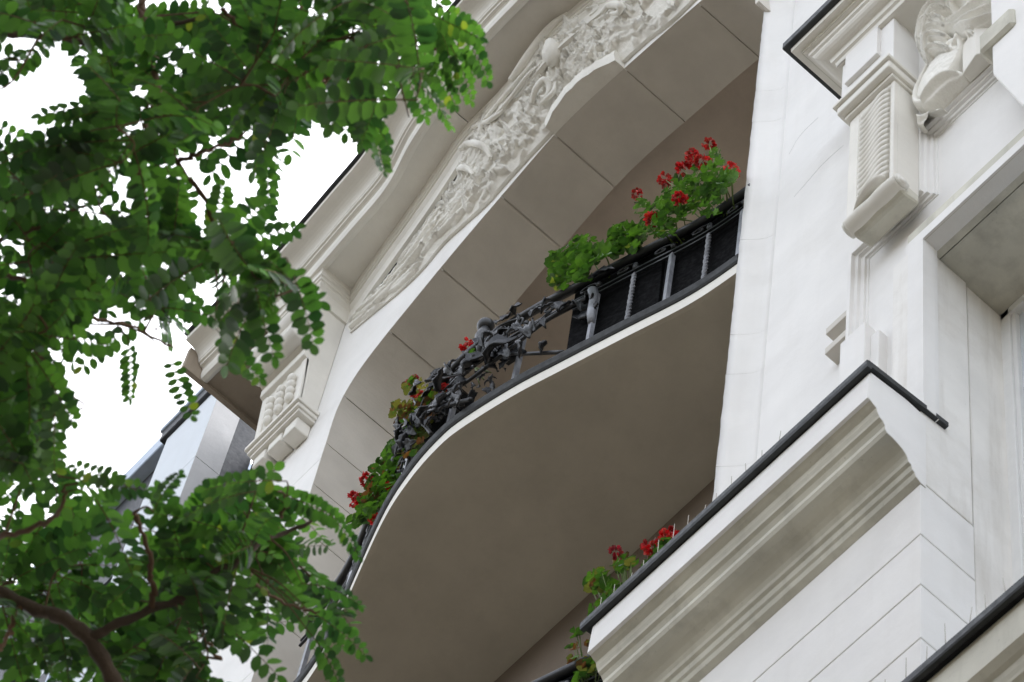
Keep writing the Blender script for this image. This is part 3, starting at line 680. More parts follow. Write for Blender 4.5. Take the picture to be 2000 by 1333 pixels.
# ================================================================== balconies
SX = [-11.62,-11.3,-11.08,-10.81,-10.346,-9.859,-9.544,-9.282,-9.069,-8.685,-8.337,-7.927,-7.506,-7.161,-6.9]
SYv = [5.60,5.58,5.555,5.488,5.314,5.145,5.079,5.057,5.07,5.148,5.246,5.366,5.49,5.55,5.57]
_c = np.array(catmull(list(zip(SX, SYv)), 300))
def slabY(x): return float(np.interp(x, _c[:, 0], _c[:, 1]))
def railpt(x, z, off=0.03): return np.array([x, slabY(x)+off, z])
def slab(zb, xa=-11.62, xb=-7.145):
    xs = np.linspace(xa, xb, 90)
    rows = []
    for x in xs:
        y = slabY(x)
        rows.append([(x, 6.40, zb), (x, y+0.03, zb), (x, y, zb+0.004), (x, y-0.004, zb+0.115), (x, y+0.02, zb+0.20), (x, 6.40, zb+0.20)])
    me = loft(rows, closed=True, capends=True)
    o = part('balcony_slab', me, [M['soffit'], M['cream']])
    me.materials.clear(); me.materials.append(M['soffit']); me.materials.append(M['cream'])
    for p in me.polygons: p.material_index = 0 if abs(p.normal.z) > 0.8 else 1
    edge = [(x, slabY(x)) for x in xs]
    link('metal_edge', sweep(edge, [(-0.03,zb+0.118),(0.012,zb+0.118),(0.022,zb+0.13),(0.012,zb+0.145),(0.02,zb+0.165),(0.03,zb+0.19),(0.022,zb+0.215),(0.0,zb+0.235),(-0.03,zb+0.24)], 'plan'), M['zinc'], o)
    return o
slab(21.2); slab(16.2)

def railing(dz, label, xa, xb, ornate, grp='wrought iron balcony railings'):
    z0 = 21.44+dz
    T = thing('balcony_railing', (-9.28, 5.1, z0), label, 'railing', grp)
    xs = np.linspace(xa, xb, 80)
    link('handrail', tube([railpt(x, z0+0.98, 0.015) for x in xs], 0.032, 10), M['iron'], T)
    for dzz, r in ((0.06, 0.016), (0.735, 0.013), (0.80, 0.013)):
        link('rail', tube([railpt(x, z0+dzz) for x in xs], r, 4, square=True, smooth=False), M['iron'], T)
    # square and twisted balusters alternate
    k = 0; x = -7.19
    while x > xa:
        if xa < x < xb and (not ornate or not (-10.15 < x < -8.35) or k % 2 == 0):
            if k % 2 == 0:
                me = tube([railpt(x, z0+t) for t in (0.0, 0.4, 0.74)], 0.021, 4, square=True, smooth=False)
                link('baluster', me, M['irongrey'], T)
            else:
                pts = [railpt(x, z0+0.02+0.72*t/60) for t in range(61)]
                me = tube(pts, [0.017+0.002*math.sin(t) for t in range(61)], 4, square=True, twist=0.42, smooth=False)
                o = link('twisted_baluster', me, M['irongrey'], T)
                link('collar', ellipsoid(railpt(x, z0+0.84), (0.022, 0.022, 0.03)), M['iron'], o)
            link('finial', ellipsoid(railpt(x, z0+0.87), (0.02, 0.02, 0.028)), M['iron'], T)
        k += 1; x -= 0.257
    # small scrolls in the frieze under the handrail
    x = -7.3
    while x > xa+0.1:
        if x < xb:
            pts = []
            for q in range(26):
                a = q/25*2.6*math.pi; r = 0.07*(1-q/30); pts.append(railpt(x+0.03+r*math.cos(a), z0+0.89+r*0.62*math.sin(a), 0.03))
            link('frieze_scroll', tube(pts, 0.008, 5), M['iron'], T)
        x -= 0.257
    return T
RAIL = railing(0.0, 'black wrought iron railing with leafy ornament on the bowed upper balcony', -11.45, -7.12, True)
RAIL2 = railing(-5.0, 'plain dark iron railing of the lower balcony behind the ledge cornice', -9.4, -7.12, False)

# wrought leaf ornament in the middle of the upper railing
def iron_leaf_mesh(seed):
    r = random.Random(seed); V = []; F = []; n = 9
    for i in range(n):
        t = i/(n-1); w = (math.sin(math.pi*t**0.8)*0.5+0.08)*(1+0.22*math.sin(t*16+seed))
        z = 0.35*math.sin(t*3.0+r.random())-0.1*t
        curl = 0.25*math.sin(t*9+seed)
        for s, lift in ((-1, 0.22), (-0.45, -0.04), (0, 0.10), (0.45, -0.04), (1, 0.22)):
            V.append((t, s*w*0.55, z*0.5+lift*w+curl*0.12*abs(s)))
    for i in range(n-1):
        for j in range(4): a = i*5+j; F.append((a, a+1, a+6, a+5))
    me = mesh(V, F, smooth=True)
    bm = bmesh.new(); bm.from_mesh(me)
    bmesh.ops.solidify(bm, geom=bm.faces[:], thickness=0.05); bm.to_mesh(me); bm.free()
    me.polygons.foreach_set('use_smooth', [True]*len(me.polygons))
    me.materials.append(M['ironleaf']); return me
M['ironleaf'] = metal('black_iron_leaf', (0.008, 0.009, 0.012), 0.36, spec=0.55)
ILM = [iron_leaf_mesh(s) for s in range(6)]
rng = random.Random(21)
Z0 = 21.44
def vine(pts, r=0.018):
    P = catmull([railpt(x, Z0+z, -0.02+o) for x, z, o in pts], 40)
    link('vine', tube(P, [0.55*r*(1.1-0.6*k/39) for k in range(40)], 7), M['iron'], RAIL); return P
VN = [vine([(-8.25,0.62,0),(-8.5,0.55,-.02),(-8.75,0.38,-.03),(-9.05,0.30,-.03),(-9.3,0.42,-.02),(-9.45,0.62,0)], 0.03),
      vine([(-8.36,0.02,0.02),(-8.7,0.30,-.02),(-8.95,0.62,-.03),(-8.9,0.9,-.02),(-8.72,0.86,0),(-8.74,0.72,0)], 0.022),
      vine([(-8.5,0.72,0),(-8.62,0.55,-.02),(-8.85,0.48,-.02),(-8.95,0.7,0)], 0.016),
      vine([(-9.0,0.05,0),(-9.25,0.22,-.03),(-9.5,0.5,-.03),(-9.7,0.7,-.02)], 0.026),
      vine([(-9.35,0.05,0),(-9.45,0.28,-.03),(-9.6,0.4,-.02),(-9.72,0.15,0)], 0.024),
      vine([(-9.1,0.55,0),(-9.35,0.75,-.03),(-9.55,0.84,-.02),(-9.7,0.6,0)], 0.022),
      vine([(-9.6,0.1,0),(-9.7,0.45,-.02),(-9.78,0.75,0)], 0.02)]
def iron_leaf(p, size, rot):
    o = link('iron_leaf', ILM[rng.randrange(6)], None, RAIL)
    o.location = tuple(p); o.rotation_euler = rot; o.scale = (size, size*rng.uniform(0.7, 1.1), size)
for P in VN:
    for k in range(2, 38, 3):
        p = P[k]; 
        iron_leaf(p+np.array([rng.uniform(-.02,.02), rng.uniform(-.05,0.0), rng.uniform(-.03,.03)]), rng.uniform(0.07, 0.16), (rng.uniform(0.9, 2.2), rng.uniform(-1.6, 1.6), rng.uniform(-1.2, 1.2)))
for k in range(64):
    x = rng.uniform(-9.72, -8.8); z = rng.uniform(0.06, 0.80)
    iron_leaf(railpt(x, Z0+z, rng.uniform(-0.06, 0.02)), rng.uniform(0.05, 0.11), (rng.uniform(0.6, 2.4), rng.uniform(-3.1, 3.1), rng.uniform(-1.0, 1.0)))
for (x, z, s) in ((-8.72,0.46,0.24),(-8.95,0.36,0.26),(-9.15,0.50,0.22),(-8.22,0.74,0.16),(-8.24,0.6,0.18),(-8.22,0.48,0.2),(-8.3,0.66,0.16)):
    iron_leaf(railpt(x+0.06, Z0+z, -0.05), s, (1.5+rng.uniform(-.3,.3), rng.uniform(-0.4, 0.6), rng.uniform(-.3,.3)+3.14*rng.randrange(2)))
# post with leaf capital, and the knob on the handrail
for x, h in ((-8.215, 0.78),):
    link('leaf_capital', tube([railpt(x, Z0+0.30, 0.02), railpt(x, Z0+0.42, 0.01), railpt(x, Z0+0.5, 0.0), railpt(x, Z0+0.62, 0.005), railpt(x, Z0+0.72, -0.01)], [0.022, 0.03, 0.022, 0.026, 0.034], 10), M['irongrey'], RAIL)
link('knob_post', tube([railpt(-9.02, Z0+0.70, -0.01), railpt(-9.02, Z0+0.93, -0.03), railpt(-9.02, Z0+1.05, -0.03)], [0.03, 0.055, 0.028], 12), M['iron'], RAIL)
link('knob', ellipsoid(railpt(-9.02, Z0+1.09, -0.03), (0.058, 0.058, 0.055)), M['iron'], RAIL)

# ================================================================== planters
def planter(xa, xb, z0, z1, label, off=0.055):
    z1 = z1+0.10
    y0 = [slabY(x)+off for x in np.linspace(xa, xb, 9)]
    xs = np.linspace(xa, xb, 9); rows = []
    for x, y in zip(xs, y0):
        rows.append([(x, y+0.02, z0), (x, y, z1), (x, y+0.012, z1), (x, y+0.03, z1-0.05), (x, y+0.17, z1-0.05), (x, y+0.19, z1), (x, y+0.20, z1), (x, y+0.18, z0)])
    T = thing('planter_box', (float(xs[4]), float(y0[4]+0.1), z0), label, 'planter', 'black planter boxes on the balconies')
    link('trough', loft(rows, closed=True, capends=True), M['boxblack'], T)
    rows = [[(x, y+0.03, z1-0.03), (x, y+0.17, z1-0.03), (x, y+0.17, z1-0.06), (x, y+0.03, z1-0.06)] for x, y in zip(xs[:], y0)]
    link('soil', loft(rows, closed=True, capends=True), M['soil'], T)
ZT = 22.42
planter(-7.78, -7.14, 21.66, ZT, 'black planter box holding the tallest red geranium beside the white wall')
planter(-8.42, -7.80, 21.60, ZT, 'black planter box holding the low green geraniums on the upper balcony')
planter(-10.05, -9.42, 21.9, ZT-0.04, 'black planter box behind the leafy ironwork holding the drying geranium')
planter(-10.72, -10.08, 21.9, ZT-0.04, 'black planter box at the left end of the balcony curve')
planter(-8.25, -7.50, 16.75, 17.40, 'black planter box on the lower balcony behind the ledge')
planter(-7.48, -7.05, 16.75, 17.40, 'black planter box on the lower balcony nearest the white wall')

# ================================================================== geraniums
def geranium_leaf_mesh(seed):
    r = random.Random(seed); n = 14; V = [(0, 0, 0)]; F = []
    for ring, rr in ((1, 0.55), (2, 1.0)):
        for k in range(n):
            a = 2*math.pi*(k+0.5)/n*0.94+0.2
            q = rr*(1+(0.10*math.sin(a*7+seed) if ring == 2 else 0))
            V.append((q*math.cos(a), q*math.sin(a), 0.18*q*q+0.10*q*math.sin(a*5+seed)+r.uniform(-.03,.03)))
    for k in range(n-1): F.append((0, 1+k, 2+k)); F.append((1+k, 1+n+k, 2+n+k, 2+k))
    return mesh(V, F, smooth=True)
def arr(me): 
    v = np.zeros(len(me.vertices)*3); me.vertices.foreach_get('co', v)
    return v.reshape(-1, 3), [tuple(p.vertices) for p in me.polygons]
GL = [arr(geranium_leaf_mesh(s)) for s in range(5)]
def inst_mesh(items, protos, smooth=True):
    Vs, Fs, n = [], [], 0
    for (pi, loc, rot, sc) in items:
        v, f = protos[pi]; R = np.array(Euler(rot).to_matrix())
        Vs.append((v*np.array(sc)) @ R.T+np.array(loc)); Fs += [tuple(i+n for i in t) for t in f]; n += len(v)
    return mesh(np.concatenate(Vs), Fs, smooth)
def petal_cluster(c, r, seed):
    rr = random.Random(seed); V = []; F = []; n = 0
    for k in range(26):
        d = Vector((rr.gauss(0,1), rr.gauss(0,1), rr.gauss(0.25,0.8))).normalized()
        c0 = Vector(c)+d*r*rr.uniform(0.55, 1.0)*Vector((1,1,0.8)).length/1.7
        for p in range(4):
            a = Vector((rr.gauss(0,1), rr.gauss(0,1), rr.gauss(0,1))).normalized(); u = (d+a*0.9).normalized(); w = u.cross(a).normalized()
            L = r*rr.uniform(0.5, 0.75); ww = L*0.5
            for q in ((0,0),(0.5,-1),(1,-0.55),(1.05,0.5),(0.5,1)):
                pt = c0+u*L*q[0]+w*ww*q[1]+d*0.1*L*q[0]; V.append(tuple(pt))
            F.append(tuple(range(n, n+5))); n += 5
    return mesh(V, F, True)
gcount = [0]
def geranium(label, blobs, base, Yp, flowers=(), nleaf=60, lr=0.029, dry=0.0, brown=0.0, stems=8, zbase=ZT-0.05, thin=False, fr=0.034):
    """blobs: pixel circles of the foliage on the plane Y=Yp; base: pixel x,y of the planting point"""
    gcount[0] += 1; r = random.Random(100+gcount[0])
    b = np.array(base)
    T = thing('geranium_plant', tuple(b), label, 'plant', 'geraniums in the balcony planters')
    it = {0: [], 1: [], 2: []}; tips = []
    tot = sum(q[2]**2 for q in blobs); nleaf = int(nleaf*1.55)
    for (cx, cy, cr) in blobs:
        for k in range(max(4, int(nleaf*cr*cr/tot))):
            a, q = r.uniform(0, 6.28), math.sqrt(r.random()); px, py = cx+cr*q*math.cos(a), cy+cr*q*math.sin(a)
            p = onY(px, py, Yp+r.uniform(-0.07, 0.07)); s = lr*r.uniform(0.65, 1.25)
            u = r.random(); key = 2 if u < brown else (1 if u < brown+dry else 0)
            rot = (r.uniform(-0.2, 1.3), r.uniform(-0.6, 0.6), r.uniform(0, 6.28))
            # face mostly upwards and outwards to the street
            it[key].append((r.randrange(5), p, (r.uniform(0.15, 1.25), r.uniform(-0.6, 0.6), r.uniform(-0.7, 0.7)), (s, s, s)))
            tips.append(p)
    for key, nm, mt in ((0, 'foliage', 'gleaf'), (1, 'foliage', 'gleafdry'), (2, 'withered_foliage', 'gleafbrown')):
        if it[key]: link(nm, inst_mesh(it[key], GL), M[mt], T, kind='stuff')
    for k in range(stems):
        e_ = tips[r.randrange(len(tips))]; mid = b*0.45+e_*0.55+np.array([r.uniform(-.03,.03), r.uniform(-.03,.03), 0.03])
        s_ = b+np.array([r.uniform(-.12,.12), 0, 0])
        link('stem', tube(catmull([s_, mid, e_], 10), 0.005, 5), M['stem'], T)
    if thin:
        for k, e_ in enumerate(tips):
            if k % 2: link('stem', tube(catmull([b+np.array([r.uniform(-.1,.1),0,0]), b*0.4+e_*0.6+np.array([0,0,-.03]), e_], 8), 0.003, 4), M['stem'], T)
    for (fx, fy, dk) in flowers:
        c = onY(fx, fy, Yp+r.uniform(-0.05, 0.03))
        o = link('flower_head', petal_cluster(c, fr*r.uniform(0.85, 1.2), gcount[0]*31+int(fx)), M['petaldark' if dk else 'petal'], T)
        link('flower_stalk', tube(catmull([c, c*0.55+b*0.45+np.array([0, 0, 0.02]), b], 10), 0.004, 5), M['stem'], o)
def bp(x, z=ZT-0.06, off=0.19): return railpt(x, z, off)
geranium('tallest geranium with six red heads beside the white wall', [(1400,300,14),(1405,345,34),(1370,365,40),(1330,385,38),(1425,350,20),(1310,405,30),(1380,395,30)], bp(-7.42), 5.43,
         [(1385,282,0),(1352,304,0),(1334,330,0),(1372,316,0),(1430,333,0),(1300,352,0)], 190)
geranium('leafy geranium with a red head leaning left of the tallest one', [(1255,405,16),(1290,415,24),(1275,445,24),(1300,440,22)], bp(-7.72), 5.37, [(1245,380,0),(1273,430,0),(1328,388,0)], 80)
geranium('small green geranium without flowers between two larger ones', [(1222,462,26),(1205,480,18),(1238,472,18)], bp(-7.95), 5.31, [], 80, lr=0.04)
geranium('bushy green geranium without flowers at the end of the handrail planter', [(1140,490,30),(1105,515,30),(1165,495,22),(1095,540,22),(1130,525,26)], bp(-8.28), 5.20, [], 150, lr=0.037)
geranium('single small red geranium behind the leafy ironwork', [(920,690,8)], bp(-9.28, 22.36), 5.10, [(914,677,0)], 8, stems=2)
geranium('half dry geranium with yellow leaves and a dark red head left of the ironwork', [(808,755,16),(835,770,16),(785,805,22),(825,805,26),(810,840,26),(800,870,22),(845,790,18)], bp(-9.80, 22.38), 5.10,
         [(806,744,1),(870,762,0),(815,775,0)], 200, dry=0.42, brown=0.22, lr=0.03)
geranium('geranium with red heads spilling over the left curve of the railing', [(775,890,26),(755,925,30),(740,965,30),(720,990,26),(775,925,24),(695,1015,12),(715,1010,14),(790,900,18)], bp(-10.35, 22.38), 5.28,
         [(716,938,0),(692,974,0),(700,981,0),(765,952,0),(735,1018,0)], 230, brown=0.05, lr=0.034)
geranium('withered brown geranium above the left rail curve', [(800,885,14),(795,910,14),(830,830,12)], bp(-10.02, 22.38), 5.24, [], 34, brown=0.8, lr=0.026)
# lower balcony
zl = 17.34
geranium('spindly lime green geranium with a faded pink head above the ledge', [(1168,1135,20),(1175,1195,20),(1215,1100,16),(1235,1105,10),(1188,1165,12),(1198,1150,10),(1212,1168,10)], bp(-7.68, zl), 5.34,
         [(1204,1080,1)], 60, lr=0.036, dry=0.10, brown=0.03, thin=True, stems=4, fr=0.034)
geranium('bright green geranium with two red heads peeking over the ledge', [(1300,1070,16),(1288,1092,12),(1310,1075,12),(1268,1110,8)], bp(-7.22, zl), 5.38, [(1306,1047,0),(1270,1070,0),(1318,1050,0)], 36, lr=0.036, brown=0.1, thin=True, stems=3, fr=0.034)
geranium('sparse trailing geranium with orange leaves left of the ledge end', [(1128,1240,9),(1120,1262,8),(1158,1256,9),(1124,1290,8),(1150,1300,14),(1135,1318,14),(1166,1300,10)], bp(-7.95, zl), 5.38, [], 34, lr=0.03, dry=0.3, brown=0.3, thin=True, stems=3)

# ================================================================== bird spikes on the ledges
def spikes(name, label, xs, y, z, h, seed):
    r = random.Random(seed)
    T = thing('bird_spike_strip', (float(np.mean(xs)), y, z), label, 'bird spikes', 'bird spikes on the ledges')
    link('base_strip', prism('z', [(min(xs)-.05, y-0.012), (max(xs)+.05, y-0.012), (max(xs)+.05, y+0.012), (min(xs)-.05, y+0.012)], z-0.012, z+0.006), M['spike'], T)
    for x in xs:
        link('spike', tube([(x, y, z), (x+r.uniform(-.02,.02), y+r.uniform(-.015,.015), z+h*r.uniform(0.85, 1.15))], [0.0035, 0.0018], 5), M['spike'], T)
spikes('a', 'row of thin metal bird spikes standing on the ledge flashing', list(np.arange(-7.5, -6.2, 0.105)), 5.19, 17.137, 0.24, 1)
spikes('b', 'row of thin metal bird spikes on the lower right ledge', list(np.arange(-5.55, -4.3, 0.11)), 5.16, 13.87, 0.26, 2)

# ================================================================== neighbour building
NB = thing('neighbouring_building', (-16, 7, 0), 'pale blue grey neighbouring building with dark roof edge beyond the eave', 'building')
def npart(name, me, mat): return link(name, me, mat, NB)
NX0, NX1, NY = -15.66, -14.85, 5.8
npart('pilaster', prism('z', [(NX0, NY+0.012), (NX1-0.012, NY+0.012), (NX1-0.012, 6.05), (NX0, 6.05)], 0, 31.2), M['granite'])
z_ = [20.0, 22.5, 25.0, 27.4, 29.75, 31.2]
for za, zb in zip(z_[:-1], z_[1:]):
    npart('front_panel', prism('z', [(NX0-0.002, NY), (NX1-0.006, NY), (NX1-0.006, NY+0.02), (NX0-0.002, NY+0.02)], za+0.005, zb-0.005), M['pale'])
    npart('side_panel', prism('z', [(NX1-0.02, NY+0.001), (NX1, NY+0.001), (NX1, 6.07), (NX1-0.02, 6.07)], za+0.005, zb-0.005), M['granite'])
npart('side_strip', prism('z', [(NX1-0.3, 6.075), (NX1-0.03, 6.075), (NX1-0.03, 6.32), (NX1-0.3, 6.32)], 0, 31.3), M['dark'])
npart('party_wall', prism('z', [(-14.85, 6.33), (-12.5, 6.33), (-12.5, 9), (-14.85, 9)], 0, 30.5), M['stained'])
npart('coping', prism('z', [(NX0-0.08, NY-0.04), (NX1+0.02, NY-0.04), (NX1+0.02, 6.3), (NX0-0.08, 6.3)], 31.205, 31.38, 0.01), M['dark'])
npart('coping_cap', prism('z', [(NX0-0.10, NY-0.06), (NX1+0.03, NY-0.06), (NX1+0.03, 6.3), (NX0-0.10, 6.3)], 31.385, 31.46, 0.008), M['bluezinc'])
npart('gutter', prism('z', [(-26, 5.88), (NX0-0.01, 5.88), (NX0-0.01, 6.9), (-26, 6.9)], 31.62, 31.9, 0.01), M['bluezinc'])
npart('window_band', prism('z', [(-26, 6.0), (NX0-0.01, 6.0), (NX0-0.01, 6.9), (-26, 6.9)], 29.6, 31.61), M['dark'])
npart('wall', prism('z', [(-26, 6.06), (NX0-0.01, 6.06), (NX0-0.01, 6.9), (-26, 6.9)], 0, 29.6), M['pale'])
for k in range(5):
    x = NX0-0.7-k*1.7
    f_ = npart('window', prism('z', [(x-0.9, 6.03), (x, 6.03), (x, 6.058), (x-0.9, 6.058)], 26.4, 28.9), M['dark'])
    link('frame', prism('z', [(x-0.47, 6.01), (x-0.43, 6.01), (x-0.43, 6.028), (x-0.47, 6.028)], 26.4, 28.9), M['bluezinc'], f_)

# ================================================================== locust tree
rng = random.Random(77)
def leaflet(seed, L=1.0, Wd=0.56):
    V = []; F = []; st = [(0, 0.0), (0.22, 0.78), (0.5, 1.0), (0.78, 0.80), (1.0, 0.0)]
    mid = []; lf = []; rt = []
    for t, w in st:
        mid.append(len(V)); V.append((t*L, 0, -0.10*t*t*L))
        if w > 0:
            lf.append(len(V)); V.append((t*L, w*Wd/2, 0.09*w*Wd-0.10*t*t*L)); rt.append(len(V)); V.append((t*L, -w*Wd/2, 0.09*w*Wd-0.10*t*t*L))
    for side, s in ((lf, 1), (rt, -1)):
        q = [(mid[0], mid[1], side[0]), (mid[1], mid[2], side[1], side[0]), (mid[2], mid[3], side[2], side[1]), (mid[3], mid[4], side[2])]
        F += q if s > 0 else [t[::-1] for t in q]
    return np.array(V), F
LV, LF = leaflet(0)
def compound_leaf(seed):
    """pinnate leaf along +X, drooping; returns verts, faces, material index per face"""
    r = random.Random(seed); V = []; F = []; MI = []; n = 0
    L = 1.0; pairs = r.choice((8, 9, 9, 10)); bend = r.uniform(0.25, 0.8); side = r.uniform(-0.25, 0.25)
    def at(t): return np.array([L*(t-0.12*bend*t*t), side*t*t*0.5, -bend*0.45*t*t])
    rows = tube_rows([at(t) for t in np.linspace(0, 0.98, 6)], [0.008, 0.007, 0.006, 0.005, 0.004, 0.003], 3)
    for i, row in enumerate(rows): V += row
    for i in range(5):
        for j in range(3): F.append((i*3+j, i*3+(j+1) % 3, (i+1)*3+(j+1) % 3, (i+1)*3+j)); MI.append(1)
    n = len(V)
    spots = [(0.16+0.78*k/(pairs-1), s) for k in range(pairs) for s in (-1, 1)]+[(0.97, 0)]
    for t, s in spots:
        sc = r.uniform(0.145, 0.175)*(0.78+0.35*math.sin(math.pi*min(1, t*1.05)))
        wid = r.uniform(0.95, 1.2)
        ang = (s*r.uniform(1.05, 1.4) if s else r.uniform(-.2, .2)); droop = r.uniform(0.0, 0.4); roll = r.uniform(-0.28, 0.28)
        R = np.array((Euler((0, 0, ang)).to_matrix() @ Euler((roll, droop, 0)).to_matrix()))
        v = (LV*np.array([sc, sc*wid, sc])) @ R.T+at(t)
        V += [tuple(q) for q in v]; F += [tuple(i+n for i in f) for f in LF]; MI += [0]*len(LF); n += len(v)
    return np.array([tuple(v) for v in V]), F, MI
CL = [compound_leaf(s) for s in range(8)]
CLM = []
for v, f, mi in CL:
    me = mesh(v, f, True); me.materials.append(M['leaf']); me.materials.append(M['twig']); me.polygons.foreach_set('material_index', mi); CLM.append(me)

base = atD(330, 1500, 9.6)
TREE = thing('locust_tree', (float(base[0])-0.1, float(base[1])-0.25, 0), 'leafy green locust tree with drooping feathered leaves in the foreground', 'tree')
tb = np.array([base[0]-0.1, base[1]-0.25, 0.0])
def limb(name, pts, r0, r1, mat='bark', n=30):
    P = catmull(pts, n); P = [p+np.array([rng.gauss(0, .004), rng.gauss(0, .004), 0]) for p in P]
    rr = [r0+(r1-r0)*k/(n-1) for k in range(n)]
    rr = [q*(1+0.10*math.sin(k*1.9)+0.06*math.sin(k*4.1)) for k, q in enumerate(rr)]
    link(name, tube(P, rr, 9 if r0 > 0.012 else 6), M[mat], TREE); return P
NET = []
def B(name, pts, r0, r1, mat='bark', n=30, net=True):
    P = limb(name, [atD(*p) if len(p) == 3 and abs(p[0]) > 20 or len(p) == 3 and p[2] > 5 and abs(p[1]) > 20 else np.array(p) for p in pts], r0, r1, mat, n)
    if net: NET.extend(P[2:])
    return P
fork = atD(250, 1390, 9.6)
limb('trunk', [tb+np.array([0,0,-0.1]), tb+np.array([0.02,0.03,1.5]), tb+np.array([-0.04,0.1,3.6]), tb*0.4+fork*0.6+np.array([0.03,0.03,0.0]), tb*0.12+fork*0.88, fork], 0.15, 0.024, n=46)
A1 = B('branch', [(250,1390,9.6),(222,1325,9.6),(170,1245,9.6),(105,1200,9.65),(40,1178,9.7),(-60,1120,9.8),(-170,1000,9.9)], 0.023, 0.015)
A2 = B('branch', [(172,1247,9.6),(225,1222,9.6),(300,1190,9.62),(360,1165,9.65),(415,1120,9.7),(470,1092,9.7),(520,1055,9.75),(560,1040,9.8),(610,1020,9.8)], 0.014, 0.005)
B('branch', [(-60,1120,9.8),(-210,900,9.9),(-250,600,10.1),(-200,300,10.3),(-120,60,10.5),(60,-90,10.6),(300,-120,10.6),(560,-90,10.6),(760,-60,10.5)], 0.022, 0.010, n=50)
B('branch', [(300,1190,9.62),(296,1130,9.55),(290,1080,9.5),(270,1020,9.45),(262,1000,9.4)], 0.009, 0.004, 'twig')
B('branch', [(350,1175,9.65),(385,1200,9.8),(400,1240,9.9),(430,1290,10.0)], 0.008, 0.004, 'twig')
B('branch', [(40,1178,9.7),(20,1230,9.6),(0,1270,9.5),(-30,1300,9.4)], 0.008, 0.004, 'twig')
B('branch', [(-170,1000,9.9),(-60,1065,9.6),(20,1045,9.4),(90,1020,9.3),(122,985,9.2),(126,950,9.2)], 0.010, 0.004, 'twig')
B('branch', [(520,1055,9.75),(550,1010,9.8),(556,985,9.8)], 0.006, 0.003, 'twig')
B('branch', [(470,1092,9.7),(500,1140,9.9),(560,1180,10.0),(640,1200,10.0)], 0.007, 0.003, 'twig')
B('branch', [(-200,300,10.3),(-80,90,10.0),(40,66,9.8),(180,82,9.7),(300,60,9.7),(420,25,9.7)], 0.014, 0.005)
B('branch', [(260,-110,10.6),(285,40,10.2),(310,200,9.9),(325,270,9.8),(350,325,9.7),(395,390,9.7),(430,470,9.7),(440,560,9.8)], 0.012, 0.004, 'twig')
B('branch', [(350,318,9.7),(390,298,9.7),(440,280,9.75),(480,262,9.8)], 0.007, 0.003, 'twig')
B('branch', [(300,180,9.9),(275,300,9.7),(270,360,9.65),(277,425,9.6)], 0.007, 0.003, 'twig')
B('branch', [(-250,600,10.1),(-120,520,9.9),(0,470,9.8),(80,440,9.7),(170,400,9.7)], 0.011, 0.004, 'twig')
B('branch', [(-250,600,10.1),(-100,560,9.8),(0,540,9.6),(60,555,9.5),(110,580,9.5)], 0.009, 0.004, 'twig')
B('branch', [(560,-90,10.6),(600,40,10.3),(620,130,10.1),(640,210,10.0)], 0.009, 0.003, 'twig')
B('branch', [(760,-60,10.5),(790,20,10.2),(830,70,10.1),(890,110,10.0)], 0.009, 0.003, 'twig')
B('branch', [(430,15,9.7),(480,60,9.7),(520,90,9.7),(540,160,9.8)], 0.006, 0.003, 'twig')
B('branch', [(430,470,9.7),(470,510,9.6),(520,530,9.5),(560,560,9.4)], 0.006, 0.003, 'twig')
B('branch', [(110,580,9.5),(180,620,9.6),(260,640,9.8),(340,680,9.9)], 0.006, 0.003, 'twig')
B('branch', [(-210,900,9.9),(-90,760,9.6),(10,690,9.4),(60,720,9.3)], 0.008, 0.003, 'twig')

def in_poly(x, y, P):
    c = False; n = len(P)
    for i in range(n):
        x1, y1 = P[i]; x2, y2 = P[(i+1) % n]
        if (y1 > y) != (y2 > y) and x < (x2-x1)*(y-y1)/(y2-y1)+x1: c = not c
    return c
UPPER = [(-60,-60),(880,-60),(925,40),(950,110),(915,150),(860,190),(800,240),(730,285),(680,240),(600,230),(545,290),(560,400),(570,470),(545,520),(595,600),(545,660),(470,640),(430,700),(370,740),(330,745),(250,715),(170,700),(115,640),(60,690),(-60,700)]
LEFTB = [(-60,640),(60,650),(125,760),(95,850),(80,930),(-60,960)]
LOWER = [(-60,985),(120,955),(230,930),(300,985),(370,950),(450,930),(540,925),(620,975),(670,1060),(650,1130),(690,1240),(640,1290),(640,1390),(-60,1390)]
HOLES = [(40,180,55),(130,150,45),(230,600,30),(610,290,40),(245,355,35),(110,95,25),(405,85,30),(300,840,150)]
def in_fol(x, y):
    if not (in_poly(x, y, UPPER) or in_poly(x, y, LEFTB) or in_poly(x, y, LOWER)): return False
    for hx, hy, hr in HOLES:
        if (x-hx)**2+(y-hy)**2 < hr*hr: return False
    return True
LEAVES = []   # (variant, location, rotation matrix, scale, pixel, depth)
def proj(p):
    v = np.array(p)-EYE; w = v @ FW
    return 1000+FPX*(v @ RT)/w, 666.5-FPX*(v @ UP)/w, w
def ok_leaf(p, d, L):
    """keep leaves whose tip also stays within the photographed crown outline (or out of frame)"""
    for t in (0.35, 0.8):
        x, y, w = proj(p+d*L*t+np.array([0, 0, -0.18*L*t*t]))
        if -50 < x < 2050 and -50 < y < 1400 and not in_fol(x, y): return False
    return True
def put_leaf(p, direction, L):
    d = direction/np.linalg.norm(direction)
    up = np.array([rng.gauss(0, .25), rng.gauss(0, .25), 1.0]); s = np.cross(up, d); s /= np.linalg.norm(s); u = np.cross(d, s)
    R = np.stack([d, s, u], 1)
    LEAVES.append((rng.randrange(8), np.array(p), R, L))
NETA = np.array(NET)
